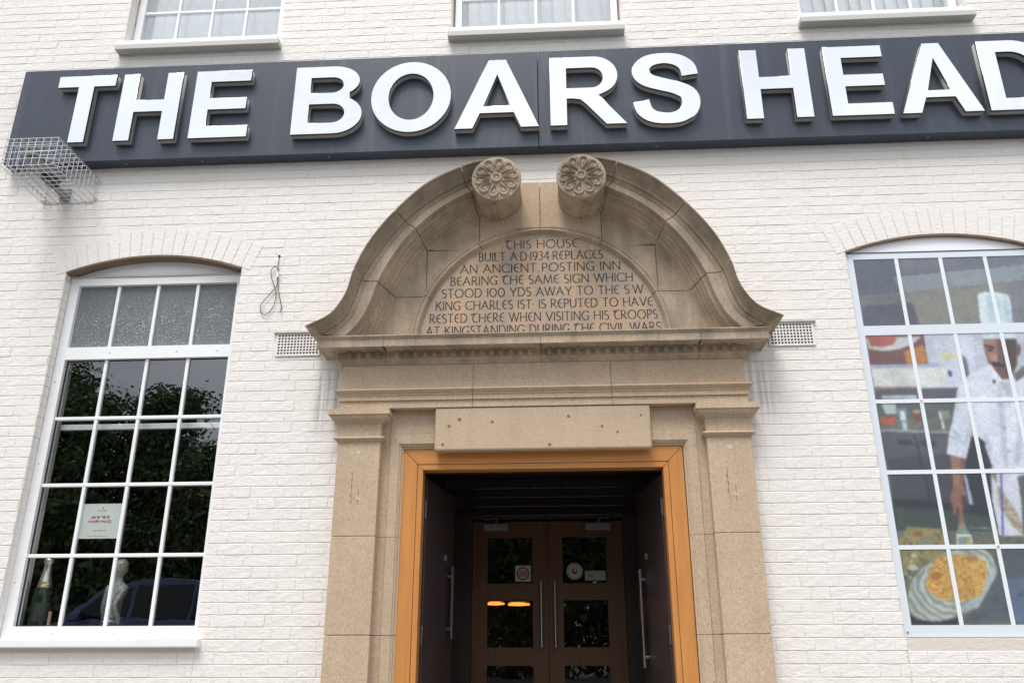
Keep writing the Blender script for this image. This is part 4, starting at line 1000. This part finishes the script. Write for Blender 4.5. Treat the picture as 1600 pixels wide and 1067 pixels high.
    poly('B', [(553, 488), (662, 522), (652, 590), (645, 695), (575, 695), (565, 590)], (152, 114, 92), 1)
    poly('B', [(625, 510), (662, 522), (652, 590), (645, 695), (622, 695), (630, 590)], (112, 76, 62), 3, .8)
    poly('B', [(575, 690), (645, 690), (667, 760), (662, 850), (642, 870), (652, 960), (632, 990), (616, 970), (606, 860), (596, 903), (580, 905), (566, 840), (553, 790), (570, 730)], (138, 100, 84), 1)
    poly('B', [(630, 770), (690, 790), (668, 868), (640, 872)], (84, 52, 48), 3); poly('B', [(600, 850), (612, 850), (614, 950), (606, 900)], (70, 44, 42), 1)
    poly('B', [(650, 575), (668, 640), (717, 833), (690, 838), (652, 640)], (158, 178, 205), 1)
    # spatula
    poly('C', [(578, 170), (614, 170), (640, 230), (665, 270), (675, 340), (682, 386), (560, 386), (555, 270)], (128, 142, 134), 1)
    poly('C', [(557, 264), (666, 266), (666, 280), (557, 277)], (236, 246, 242), 1); poly('C', [(640, 308), (664, 310), (664, 340), (626, 340)], (190, 170, 70), 2)
    poly('C', [(556, 275), (566, 275), (568, 384), (560, 384)], (220, 232, 226), 1); poly('C', [(660, 275), (668, 275), (682, 384), (672, 384)], (220, 232, 226), 1)
    ell('C', 594, 188, 14, 20, (176, 108, 92), 1); poly('C', [(650, 208), (830, 216), (830, 226), (650, 214)], (150, 156, 164), 1)
    # head
    poly('A', [(862, 640), (1055, 640), (1062, 690), (1062, 780), (1042, 850), (1010, 886), (965, 884), (918, 830), (890, 780), (868, 700)], (112, 80, 72), 1)
    poly('A', [(866, 652), (938, 652), (948, 775), (908, 785), (880, 720)], (160, 126, 110), 4)
    poly('A', [(985, 645), (1060, 650), (1062, 800), (1012, 882), (990, 800)], (74, 58, 60), 5)
    ell('A', 1072, 712, 13, 38, (112, 78, 72), 1)
    poly('A', [(868, 680), (930, 692), (930, 702), (870, 692)], (44, 32, 32), 1); poly('A', [(886, 704), (922, 706), (922, 722), (890, 720)], (58, 42, 40), 2)
    poly('A', [(960, 695), (1005, 690), (1005, 700), (960, 704)], (44, 32, 34), 1); poly('A', [(926, 735), (944, 740), (946, 780), (924, 780)], (190, 142, 122), 2)
    poly('A', [(914, 783), (950, 786), (990, 800), (985, 814), (918, 804)], (36, 28, 30), 1); poly('A', [(930, 822), (970, 826), (968, 836), (932, 832)], (96, 62, 58), 2)
    poly('A', [(905, 793), (972, 884), (962, 902), (885, 825)], (226, 231, 241), 1); poly('A', [(1040, 858), (1105, 800), (1120, 860), (1060, 900)], (96, 98, 102), 2)
    poly('A', [(918, 888), (936, 888), (936, 911), (918, 911)], (72, 88, 86), 1); poly('A', [(960, 900), (1030, 890), (1050, 960), (1000, 990)], (176, 186, 200), 5)
    poly('A', [(830, 380), (868, 365), (960, 370), (1015, 386), (1032, 480), (1036, 560), (1055, 645), (862, 648), (847, 545)], (198, 218, 228), 1)
    for t in np.linspace(.06, .94, 12): poly('A', [(835+t*178, 385), (839+t*178, 385), (853+t*184, 552), (849+t*184, 552)], (166, 188, 200), 1, .7)
    poly('A', [(985, 382), (1015, 386), (1036, 560), (1000, 560)], (170, 190, 202), 5, .7); poly('A', [(830, 380), (880, 368), (895, 550), (847, 548)], (226, 238, 244), 5, .7)
    for ch in range(3): img[..., ch] = blur(img[..., ch], 3)
    for q, (a_, b_, f_) in enumerate(((7, 14, .14), (26, 52, .07), (80, 160, .08), (220, 440, .10))): img *= (1+f_*(nz(a_, b_, 30+q)-.5))[..., None]
    img += (rng.random(XX.shape)-.5)[..., None]*9
    c = np.clip(img, 0, 255)/255; lin = np.where(c <= .04045, c/12.92, ((c+.055)/1.055)**2.4)*.92; lin = lin*.92+np.array((.026, .030, .034))  # blacks lifted bluish: sky haze on the vinyl painted into the print colour
    me = bpy.data.meshes.new('print')
    vs = np.stack([XX, np.full_like(XX, y), ZZ], -1).reshape(-1, 3); idx = np.arange((NX+1)*(NZ+1)).reshape(NX+1, NZ+1)
    fs = np.stack([idx[:-1, :-1], idx[1:, :-1], idx[1:, 1:], idx[:-1, 1:]], -1).reshape(-1, 4)
    me.vertices.add(len(vs)); me.vertices.foreach_set('co', vs.ravel().astype(np.float32))
    me.loops.add(fs.size); me.loops.foreach_set('vertex_index', fs.ravel().astype(np.int32))
    me.polygons.add(len(fs)); me.polygons.foreach_set('loop_start', np.arange(0, fs.size, 4, dtype=np.int32)); me.update(calc_edges=True)
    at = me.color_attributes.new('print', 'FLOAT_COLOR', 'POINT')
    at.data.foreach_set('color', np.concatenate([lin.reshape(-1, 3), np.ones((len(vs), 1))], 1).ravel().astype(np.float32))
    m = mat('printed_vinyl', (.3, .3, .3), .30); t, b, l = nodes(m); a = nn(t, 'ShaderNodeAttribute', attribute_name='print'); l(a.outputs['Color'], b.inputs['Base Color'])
    pts, _ = arch_pts(x0+.002, x1-.002, WSP, WCR-.004)
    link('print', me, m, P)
    M_pf = mat('pale_printed_frame', (.66, .71, .78), .4)
    M_pf2 = mat('pale_printed_bar', (.74, .77, .82), .4)
    box('backing_board', x0+.001, x1-.001, y+.002, y+.03, WZ0+.002, 4.330, M_white, P)
    fill('frame', [rect(x0+.003, x1-.003, WZ0+.004, 4.328), rect(g0+.004, g1-.004, z0+.004, 3.702), rect(g0+.004, g1-.004, 3.772, z1-.004)], y-.004, y+.0015, M_pf, P, .0012)
    for x in (2.544, 2.851, 3.158):
        box('bar', x-.013, x+.013, y-.003, y-.0004, z0+.004, 3.702, M_pf2, P); box('bar', x-.013, x+.013, y-.003, y-.0004, 3.772, z1-.004, M_pf2, P)
    for zz in (2.272, 2.749, 3.228): box('bar', g0+.004, g1-.004, y-.0038, y-.0005, zz-.0135, zz+.0135, M_pf2, P)
    fill('head_board', [[(x0+.002, 4.334), (x1-.002, 4.334)]+pts[::-1]], y-.001, y+.03, M_white, P)
    box('head_bead', x0+.002, x1-.002, y-.008, y+.01, 4.3285, 4.3335, M_gasket, P)
    for sx, zz in ((x0+.022, WZ0+.03), (x0+.03, 4.31), (x1-.02, WZ0+.03), (2.851, 2.272), (2.544, 3.228)):
        link('screw', MB().lathe([(.008, 0), (.006, -.004)], (sx, y-.0035, zz), 10, 'y').mesh('screw'), M_steel, P)
    inner, _ = arch_pts(x0, x1, WSP, WCR, 24, -.010); outr, _ = arch_pts(x0, x1, WSP, WCR, 24, .003)
    o = fill('arch_soffit', [outr+inner[::-1]], -.0075, y+.02, M_brown, WALL)
poster()

# ------------------------------------------------------------------ things behind the left window
def at(px, py, y): x, z = un(px, py, y); return x, y, z
SH = empty('display_shelf', (-2.87, .5, GZ), 'low dark timber shelf standing inside the tall left window', 'shelf')
box('shelf_top', -3.5, -2.24, .32, .72, 1.335, 1.365, M_door, SH, .004)
for x in (-3.47, -2.30): box('shelf_end', x, x+.03, .33, .71, 1.0, 1.334, M_door, SH)
box('shelf_base', -3.5, -2.24, .32, .72, GZ, .999, M_door, SH)
box('window_board', OPX[0]+.01, OPX[1]-.01, .147, .31, 1.745, 1.790, M_upvc, HOUSE, .004)
def bottle():
    x, _, zt = at(78, 872, .24); z0 = 1.791; h = zt-z0; k = h/.36
    B = empty('champagne_bottle', (x, .24, z0), 'dark green champagne bottle with silver foil neck on the window ledge', 'bottle')
    gm = mat('dark_bottle_glass', (.012, .03, .018), .08); fm = mat('silver_foil', (.75, .72, .66), .28, .9)
    r = lambda prof: [(a*k, b*k) for a, b in prof]
    link('bottle_body', MB().lathe(r([(.030, 0), (.044, .004), (.045, .03), (.045, .16), (.040, .20), (.027, .25), (.020, .28)]), (x, .24, z0), 24).mesh('bottle_body'), gm, B, smooth=True)
    link('foil', MB().lathe(r([(.0345, .224), (.0300, .245), (.0215, .285), (.0185, .325), (.0195, .333), (.0235, .337), (.0235, .352), (.020, .36)]), (x, .24, z0), 24).mesh('foil'), fm, B, smooth=True)
    link('foil_collar', MB().lathe(r([(.036, .212), (.037, .216), (.035, .225)]), (x, .24, z0), 24).mesh('foil_collar'), mat('gold_foil', (.7, .45, .22), .3, .9), B)
    link('bottle_label', MB().lathe(r([(.0455, .05), (.0455, .14)]), (x, .24, z0), 24).mesh('bottle_label'), mat('dark_label', (.03, .035, .04), .5), B)
    x2, _, zz = at(79, 955, .22)
    c = empty('candle', (x2, .22, z0), 'short pinkish candle beside the champagne bottle', 'candle')
    link('wax', MB().lathe([(.011, 0), (.011, zz-z0-.004), (.009, zz-z0)], (x2, .22, z0), 14).mesh('wax'), mat('pink_wax', (.42, .25, .22), .5), c)
    link('wick', MB().tube([(x2, .22, zz-.002), (x2, .22, zz+.008)], .001, 5).mesh('wick'), M_black, c)
bottle()
def statue():
    # papery silver lady seen from behind, one hand at her hip
    y = .50; xh, _, zh = at(191, 888, y); base = 1.366
    hgt = (zh+.055)-base
    me = bpy.data.meshes.new('figure')
    X = xh-.015; top = zh
    J = [((X, y, top-.43), .075), ((X+.002, y, top-.31), .062), ((X, y, top-.21), .068), ((X, y, top-.130), .052), ((X+.004, y, top-.075), .024), ((X+.008, y-.005, top-.035), .040), ((X+.010, y-.005, top+.018), .042),
         ((X+.058, y, top-.140), .028), ((X+.040, y-.085, top-.255), .022), ((X+.072, y-.06, top-.345), .018), ((X+.074, y-.05, top-.385), .014),
         ((X-.058, y, top-.138), .028), ((X-.082, y+.01, top-.27), .022), ((X-.078, y+.05, top-.38), .018),
         ((X+.004, y, top-.52), .090), ((X+.002, y, top-.70), .100), ((X, y, base), .112)]
    E = [(0, 1), (1, 2), (2, 3), (3, 4), (4, 5), (5, 6), (3, 7), (7, 8), (8, 9), (9, 10), (3, 11), (11, 12), (12, 13), (0, 14), (14, 15), (15, 16)]
    if J[15][0][2] < base+.03: J[15] = ((X, y, (base+top-.52)/2), .1)
    me.from_pydata([j[0] for j in J], E, [])
    m = mat('silvered_paper', (.40, .39, .35), .5, .25); t, b, l = nodes(m)
    l(mix(t, ramp(t, noise(t, pos(t), 70, 5, .7), [(.35, 0.), (.65, 1.)]), (.55, .54, .49), (.17, .17, .155)), b.inputs['Base Color']); bump(t, b, noise(t, pos(t), 60, 4), .5, .006)
    o = link('figure', me, m); sk = o.modifiers.new('skin', 'SKIN'); sk.use_smooth_shade = True; ss = o.modifiers.new('sub', 'SUBSURF'); ss.levels = 2; ss.render_levels = 2
    for i, (p, r) in enumerate(J):
        v = me.skin_vertices[0].data[i]; v.radius = (r, r*.72) if i in (0, 1, 2, 3, 14, 15, 16) else (r, r); v.use_root = (i == 0)
    dg = bpy.context.evaluated_depsgraph_get(); m2 = bpy.data.meshes.new_from_object(o.evaluated_get(dg)); bpy.data.objects.remove(o)
    m2.materials.clear(); T = empty('figurine', (X, y, base), 'silvery papery statue of a woman seen from behind, hand at her hip', 'statue')
    link('figure', m2, m, T, smooth=True)
    link('hair', MB().lathe([(.012, .062), (.034, .052), (.047, .028), (.050, .0), (.046, -.022), (.036, -.040), (.020, -.048)], (X+.010, y-.004, top+.004), 20).mesh('hair'), m, T, smooth=True)
    link('belt', MB().lathe([(.070, -.006), (.073, 0), (.070, .006)], (X+.001, y, top-.335), 24).mesh('belt'), M_cam, T)
    box('statue_base', X-.13, X+.13, y-.10, y+.10, base-.001, base+.02, M_black, T, .004)
statue()
def notice():
    y = .104; (xa, _, za), (xb, _, zb) = at(121, 841, y), at(189, 786, y); xa, xb = at(125, 814, y)[0]-.008, at(186, 814, y)[0]+.004
    N = empty('hiring_notice', ((xa+xb)/2, y, za), 'pale paper notice taped inside a window pane, reading WE\'RE HIRING in red', 'notice')
    box('sheet', xa, xb, y+.010, y+.0112, za, zb, mat('notice_paper', (.72, .75, .73), .7), N)
    w_, h = xb-xa, zb-za; red = mat('red_marker', (.45, .02, .07), .6); blk = mat('notice_ink', (.07, .08, .08), .6); yy = y+.0094
    link('red_lettering', strokes_mesh("WE'RE", xa+.26*w_, xa+.72*w_, za+.575*h, .062*h*1.05, yy, .0028, .3, .15, .04).mesh('red_lettering', False), red, N)
    link('red_lettering', strokes_mesh('HIRING', xa+.22*w_, xa+.76*w_, za+.455*h, .062*h*1.05, yy, .0028, .3, .15, .04).mesh('red_lettering', False), red, N)
    cu = bpy.data.curves.new('t', 'FONT'); cu.body = 'Apply inside or call'; cu.size = .05*h; cu.align_x = 'CENTER'
    o = bpy.data.objects.new('t', cu); C.objects.link(o); dg = bpy.context.evaluated_depsgraph_get(); me = bpy.data.meshes.new_from_object(o.evaluated_get(dg)); bpy.data.objects.remove(o)
    me.transform(Matrix.Translation((xa+.52*w_, yy, za+.215*h)) @ Matrix.Rotation(math.pi/2, 4, 'X')); me.materials.clear(); link('small_print', me, blk, N)
    b = MB()
    for k in range(8): u = .40+.027*k; b.tube([(xa+u*w_, yy, za+(.80+.02*math.sin(k*2.4))*h), (xa+(u+.02)*w_, yy, za+(.81+.02*math.cos(k*1.7))*h)], .0011, 4)
    b.tube([(xa+.52*w_, yy, za+.85*h), (xa+.525*w_, yy, za+.90*h), (xa+.55*w_, yy, za+.86*h)], .0016, 4); b.tube([(xa+.25*w_, yy, za+.075*h), (xa+.75*w_, yy, za+.068*h)], .0007, 4)
    link('emblem', b.mesh('emblem', False), blk, N)
notice()
# stickers on the inner doors
def stickers():
    y = DY+.031; pap = mat('sticker_paper', (.55, .54, .50), .6); red = mat('sticker_red', (.30, .03, .05), .6); gr = mat('sticker_grey', (.25, .25, .25), .6)
    (xa, _, za), (xb, _, zb) = at(804.9, 908.5, y), at(829.5, 883, y)
    s = empty('square_sticker', ((xa+xb)/2, y, za), 'square white sticker with a red ring on the left inner door', 'sticker')
    box('sheet', xa, xb, y, y+.001, za, zb, pap, s); cx, cz, r = (xa+xb)/2, (za+zb)/2, (xb-xa)*.40
    fill('red_ring', [arc(cx, cz, r, r, 0, 360, 28)[:-1], arc(cx, cz, r*.8, r*.8, 0, 360, 28)[:-1]], y-.0012, y-.0004, red, s)
    for d in (-.3, 0, .3): box('print_bar', cx-r*.65, cx+r*.65, y-.0012, y-.0004, cz+d*r-.004, cz+d*r+.004, red, s)
    (xa, _, za), (xb, _, zb) = at(885.5, 905, y), at(910, 879, y); cx, cz, r = (xa+xb)/2, (za+zb)/2, (xb-xa)/2
    s = empty('round_sticker', (cx, y, za), 'round pale sticker with a small red mark on the right inner door', 'sticker')
    fill('disc', [arc(cx, cz, r, r, 0, 360, 36)[:-1]], y, y+.001, pap, s)
    fill('grey_ring', [arc(cx, cz, r*.86, r*.86, 0, 360, 28)[:-1], arc(cx, cz, r*.78, r*.78, 0, 360, 28)[:-1]], y-.0012, y-.0004, gr, s)
    fill('red_mark', [arc(cx, cz, r*.36, r*.36, 0, 360, 20)[:-1], arc(cx+r*.05, cz+r*.1, r*.18, r*.18, 0, 360, 20)[:-1]], y-.0012, y-.0004, red, s)
    (xa, _, za), (xb, _, zb) = at(914, 906.5, y), at(947, 891, y)
    s = empty('door_label', ((xa+xb)/2, y, za), 'small pale rectangular label beside the round door sticker', 'sticker')
    box('sheet', xa+.002, xb-.004, y, y+.001, za, zb, mat('label_paper', (.40, .44, .42), .6), s); box('print_bar', xa+.03, xa+.07, y-.0012, y-.0004, za+.03, za+.05, gr, s)
stickers()
def lamp(px, py, y, w_, lab):
    x, _, z = at(px, py, y)
    l_ = empty('pendant_lamp', (x, y, z), lab, 'lamp', 'warm lamps glowing inside the bar')
    em = mat('warm_bulb', (.9, .4, .1), .5); b = em.node_tree.nodes['Principled BSDF']; b.inputs['Emission Color'].default_value = (1, .30, .05, 1); b.inputs['Emission Strength'].default_value = 1.1
    link('bulb_tube', MB().tube([(x-w_, y, z), (x-w_*.3, y, z+.008), (x+w_*.2, y, z+.004), (x+w_, y, z)], [.010, .022, .018, .008], 10).mesh('bulb_tube'), em, l_)
    link('shade', MB().lathe([(w_*1.2, .02), (w_*.6, .07), (.02, .10)], (x, y, z), 20).mesh('shade'), M_black, l_)
    link('rod', MB().tube([(x, y, z+.09), (x, y, 4.752)], .006, 6).mesh('rod'), M_black, l_)
lamp(775, 943, 3.3, .085, 'small warm lamp glowing beyond the left inner door'); lamp(811, 944, 3.5, .11, 'wider warm lamp glowing beyond the left inner door')

# ------------------------------------------------------------------ across the road, seen in the glass
def quads(name, V4):
    me = bpy.data.meshes.new(name); n = len(V4)
    me.vertices.add(n); me.vertices.foreach_set('co', V4.ravel().astype(np.float32)); me.loops.add(n); me.loops.foreach_set('vertex_index', np.arange(n, dtype=np.int32))
    me.polygons.add(n//4); me.polygons.foreach_set('loop_start', np.arange(0, n, 4, dtype=np.int32)); me.update(calc_edges=True); return me
def leaf_mat(name, a, b_):
    m = mat(name, a, .6); t, b, l = nodes(m); l(mix(t, ramp(t, noise(t, pos(t), 1.3, 3), [(.35, 0.), (.65, 1.)]), a, b_), b.inputs['Base Color']); return m
M_leafs = leaf_mat('foliage', (.065, .105, .032), (.12, .16, .06)); M_bark = mat('bark', (.09, .07, .05), .9)
def tree(x, y, h, rad, seed, lab):
    r = random.Random(seed); T = empty('tree', (x, y, RZ), lab, 'tree', 'trees across the road')
    P = [(x, y, RZ-.1), (x+r.uniform(-.1, .1), y, RZ+h*.25), (x+r.uniform(-.3, .3), y+.1, RZ+h*.55), (x+r.uniform(-.3, .3), y, RZ+h*.9)]
    tb = MB().tube(P, [.26, .2, .13, .03], 10); ends = []
    for k in range(16):
        a = r.uniform(0, 6.283); z0 = RZ+h*r.uniform(.22, .75); L_ = rad*r.uniform(.6, 1.0)*(1.15-(z0-RZ)/h*.7)
        e = (x+math.cos(a)*L_, y+math.sin(a)*L_, z0+h*r.uniform(.06, .22)); mid = (x+math.cos(a)*L_*.5, y+math.sin(a)*L_*.5, z0+h*.03)
        tb.tube([(x, y, z0-.2), mid, e], [.08, .05, .015], 6); ends += [e, mid]
    link('trunk', tb.mesh('trunk', False), M_bark, T)
    g_ = np.random.default_rng(seed); vs, n = [], 0
    cl_ = [np.array(e) for e in ends]+[np.array((x+r.uniform(-.4, .4)*rad, y+r.uniform(-.4, .4)*rad, RZ+h*r.uniform(.45, .98))) for _ in range(26)]
    allc = []
    for c in cl_:
        k = 520; sg = rad*.26; allc.append(c+g_.normal(0, 1, (k, 3))*np.array((sg, sg, sg*.75)))
    c = np.concatenate(allc); c = c[(c[:, 2] > RZ+h*.12) & (c[:, 2] < RZ+h*1.02)]; n = len(c)
    u = g_.normal(0, 1, (n, 3)); u /= np.linalg.norm(u, axis=1)[:, None]; v = np.cross(u, g_.normal(0, 1, (n, 3))); v /= np.linalg.norm(v, axis=1)[:, None]
    s1 = g_.uniform(.065, .12, (n, 1)); s2 = s1*.5
    V4 = np.stack([c-u*s1, c+v*s2, c+u*s1, c-v*s2], 1).reshape(-1, 3)
    me = quads('crown', V4); link('crown', me, M_leafs, T)
TR = [(-18.0, -20.5, 11.4, 2.5, 'tall dense tree across the road, end of the row beyond the car front'), (-15.4, -20, 8.6, 2.0, 'broad tree across the road behind the parked car bonnet'), (-12.9, -21, 8.9, 1.7, 'tree across the road behind the parked car windscreen'), (-10.2, -20, 6.6, 1.9, 'shorter tree across the road behind the parked car roof'), (-6.4, -21, 8.4, 2.4, 'tree across the road behind the parked car boot'), (-1.6, -20.5, 7.8, 2.4, 'tree across the road facing the left door leaf'), (3.4, -21, 8.4, 2.5, 'tree across the road facing the chef panel'), (8.6, -20.5, 8.0, 2.5, 'tree across the road at the far end of the row')]
for i, a in enumerate(TR): tree(a[0], a[1], a[2], a[3], 100+i, a[4])
def hedge():
    g_ = np.random.default_rng(5); n = 120000  # added hedge, tall and dense to keep bright sky out of the pane reflections
    c = np.stack([g_.uniform(-30, 16, n), -18.6+g_.normal(0, .35, n), RZ+g_.uniform(0, 1, n)**.7*4.6], 1); c[:, 2] += .35*np.sin(c[:, 0]*1.7)*((c[:, 2]-RZ)/3)
    u = g_.normal(0, 1, (n, 3)); u /= np.linalg.norm(u, axis=1)[:, None]; v = np.cross(u, g_.normal(0, 1, (n, 3))); v /= np.linalg.norm(v, axis=1)[:, None]; s = g_.uniform(.085, .15, (n, 1))
    V4 = np.stack([c-u*s, c+v*s*.6, c+u*s, c-v*s*.6], 1).reshape(-1, 3)
    me = quads('hedge', V4)
    tag(link('hedge', me, M_leafs), 'dense green hedge added across the road to close sky gaps in the reflections', 'hedge', kind='stuff')
hedge()
def car():
    x0, yc, z0 = -9.0, -8.55, RZ+.004                          # nose at x0, facing -x
    K = empty('parked_car', (x0+2.2, yc, z0), 'dark blue car parked at the kerb, facing the tall end tree', 'car')
    pm = mat('dark_blue_paint', (.035, .05, .17), .16, .2); pm.node_tree.nodes['Principled BSDF'].inputs['Coat Weight'].default_value = 1; gm = mat('car_glass', (.01, .012, .014), .05); tm = mat('tyre', (.02, .02, .02), .85)
    hw = .90
    def loft(name, st, m, par, bevel=.03):
        """st: list of (x, z_low, z_high, half width low, half width high)"""
        b = MB(); vs = []
        for x, zl, zh, wl, wh in st: vs += [(x0+x, yc-wl, z0+zl), (x0+x, yc-wh, z0+zh), (x0+x, yc+wh, z0+zh), (x0+x, yc+wl, z0+zl)]
        n = len(st); fs = [(i*4+k, i*4+(k+1) % 4, (i+1)*4+(k+1) % 4, (i+1)*4+k) for i in range(n-1) for k in range(4)]+[(0, 1, 2, 3), tuple((n-1)*4+k for k in range(4))]
        return link(name, b.add(vs, fs).mesh(name), m, par, bevel, seg=3)
    body = loft('body', [(0, .32, .62, .70, .68), (.12, .24, .80, .84, .78), (.6, .22, .93, .90, .86), (1.25, .22, 1.03, .90, .88), (2.2, .22, 1.04, .90, .89), (3.6, .22, 1.06, .90, .88), (4.2, .26, 1.04, .86, .84), (4.36, .36, .95, .76, .76)], pm, K)
    cab = loft('cabin', [(1.15, 1.0, 1.03, .86, .80), (1.95, 1.0, 1.58, .86, .66), (2.4, 1.0, 1.67, .87, .67), (3.3, 1.0, 1.66, .87, .66), (3.95, 1.0, 1.52, .85, .64), (4.25, 1.0, 1.05, .82, .76)], pm, K, .04)
    for s in (-1, 1):
        def win(pts):
            q = lambda x, z: (x0+x, yc+s*(.872-(z-1.04)*.325+.006), z0+z)
            link('side_window', MB().add([q(*p) for p in pts], [tuple(range(len(pts)))]).mesh('side_window', False), gm, cab)
        win([(1.45, 1.08), (2.42, 1.08), (2.42, 1.56), (2.02, 1.52)]); win([(2.50, 1.08), (3.28, 1.08), (3.28, 1.57), (2.50, 1.57)]); win([(3.36, 1.08), (4.02, 1.10), (3.78, 1.50), (3.36, 1.55)])
        for hx in (2.25, 3.1): box('door_handle', x0+hx, x0+hx+.16, yc+s*.905-.012, yc+s*.905+.012, z0+.90, z0+.93, M_steel, body, .006)
        box('wing_mirror', x0+1.55, x0+1.72, yc+s*.98-.09, yc+s*.98+.09, z0+1.04, z0+1.16, pm, body, .02)
        box('headlight', x0+.03, x0+.30, yc+s*.66-.14, yc+s*.66+.14, z0+.64, z0+.765, M_steel, body, .02); box('tail_light', x0+4.22, x0+4.37, yc+s*.68-.1, yc+s*.68+.1, z0+.72, z0+.95, mat('tail_red', (.3, .01, .01), .2), body, .02)
        for wx in (.82, 3.52):
            wy = yc+s*.80
            wh = link('wheel', MB().lathe([(.20, -.10), (.30, -.11), (.335, -.08), (.335, .08), (.30, .11), (.20, .10)], (x0+wx, wy, z0+.335), 28, 'y').mesh('wheel'), tm, K, smooth=False)
            rim = MB().lathe([(.19, -.104), (.205, -.108), (.205, .108), (.19, .104)], (x0+wx, wy, z0+.335), 24, 'y')
            link('rim', rim.mesh('rim'), M_steel, wh)
    link('windscreen', MB().add([(x0+1.24, yc-.76, z0+1.09), (x0+1.24, yc+.76, z0+1.09), (x0+1.93, yc+.62, z0+1.575), (x0+1.93, yc-.62, z0+1.575)], [(0, 1, 2, 3)]).mesh('windscreen', False), gm, cab)
car()
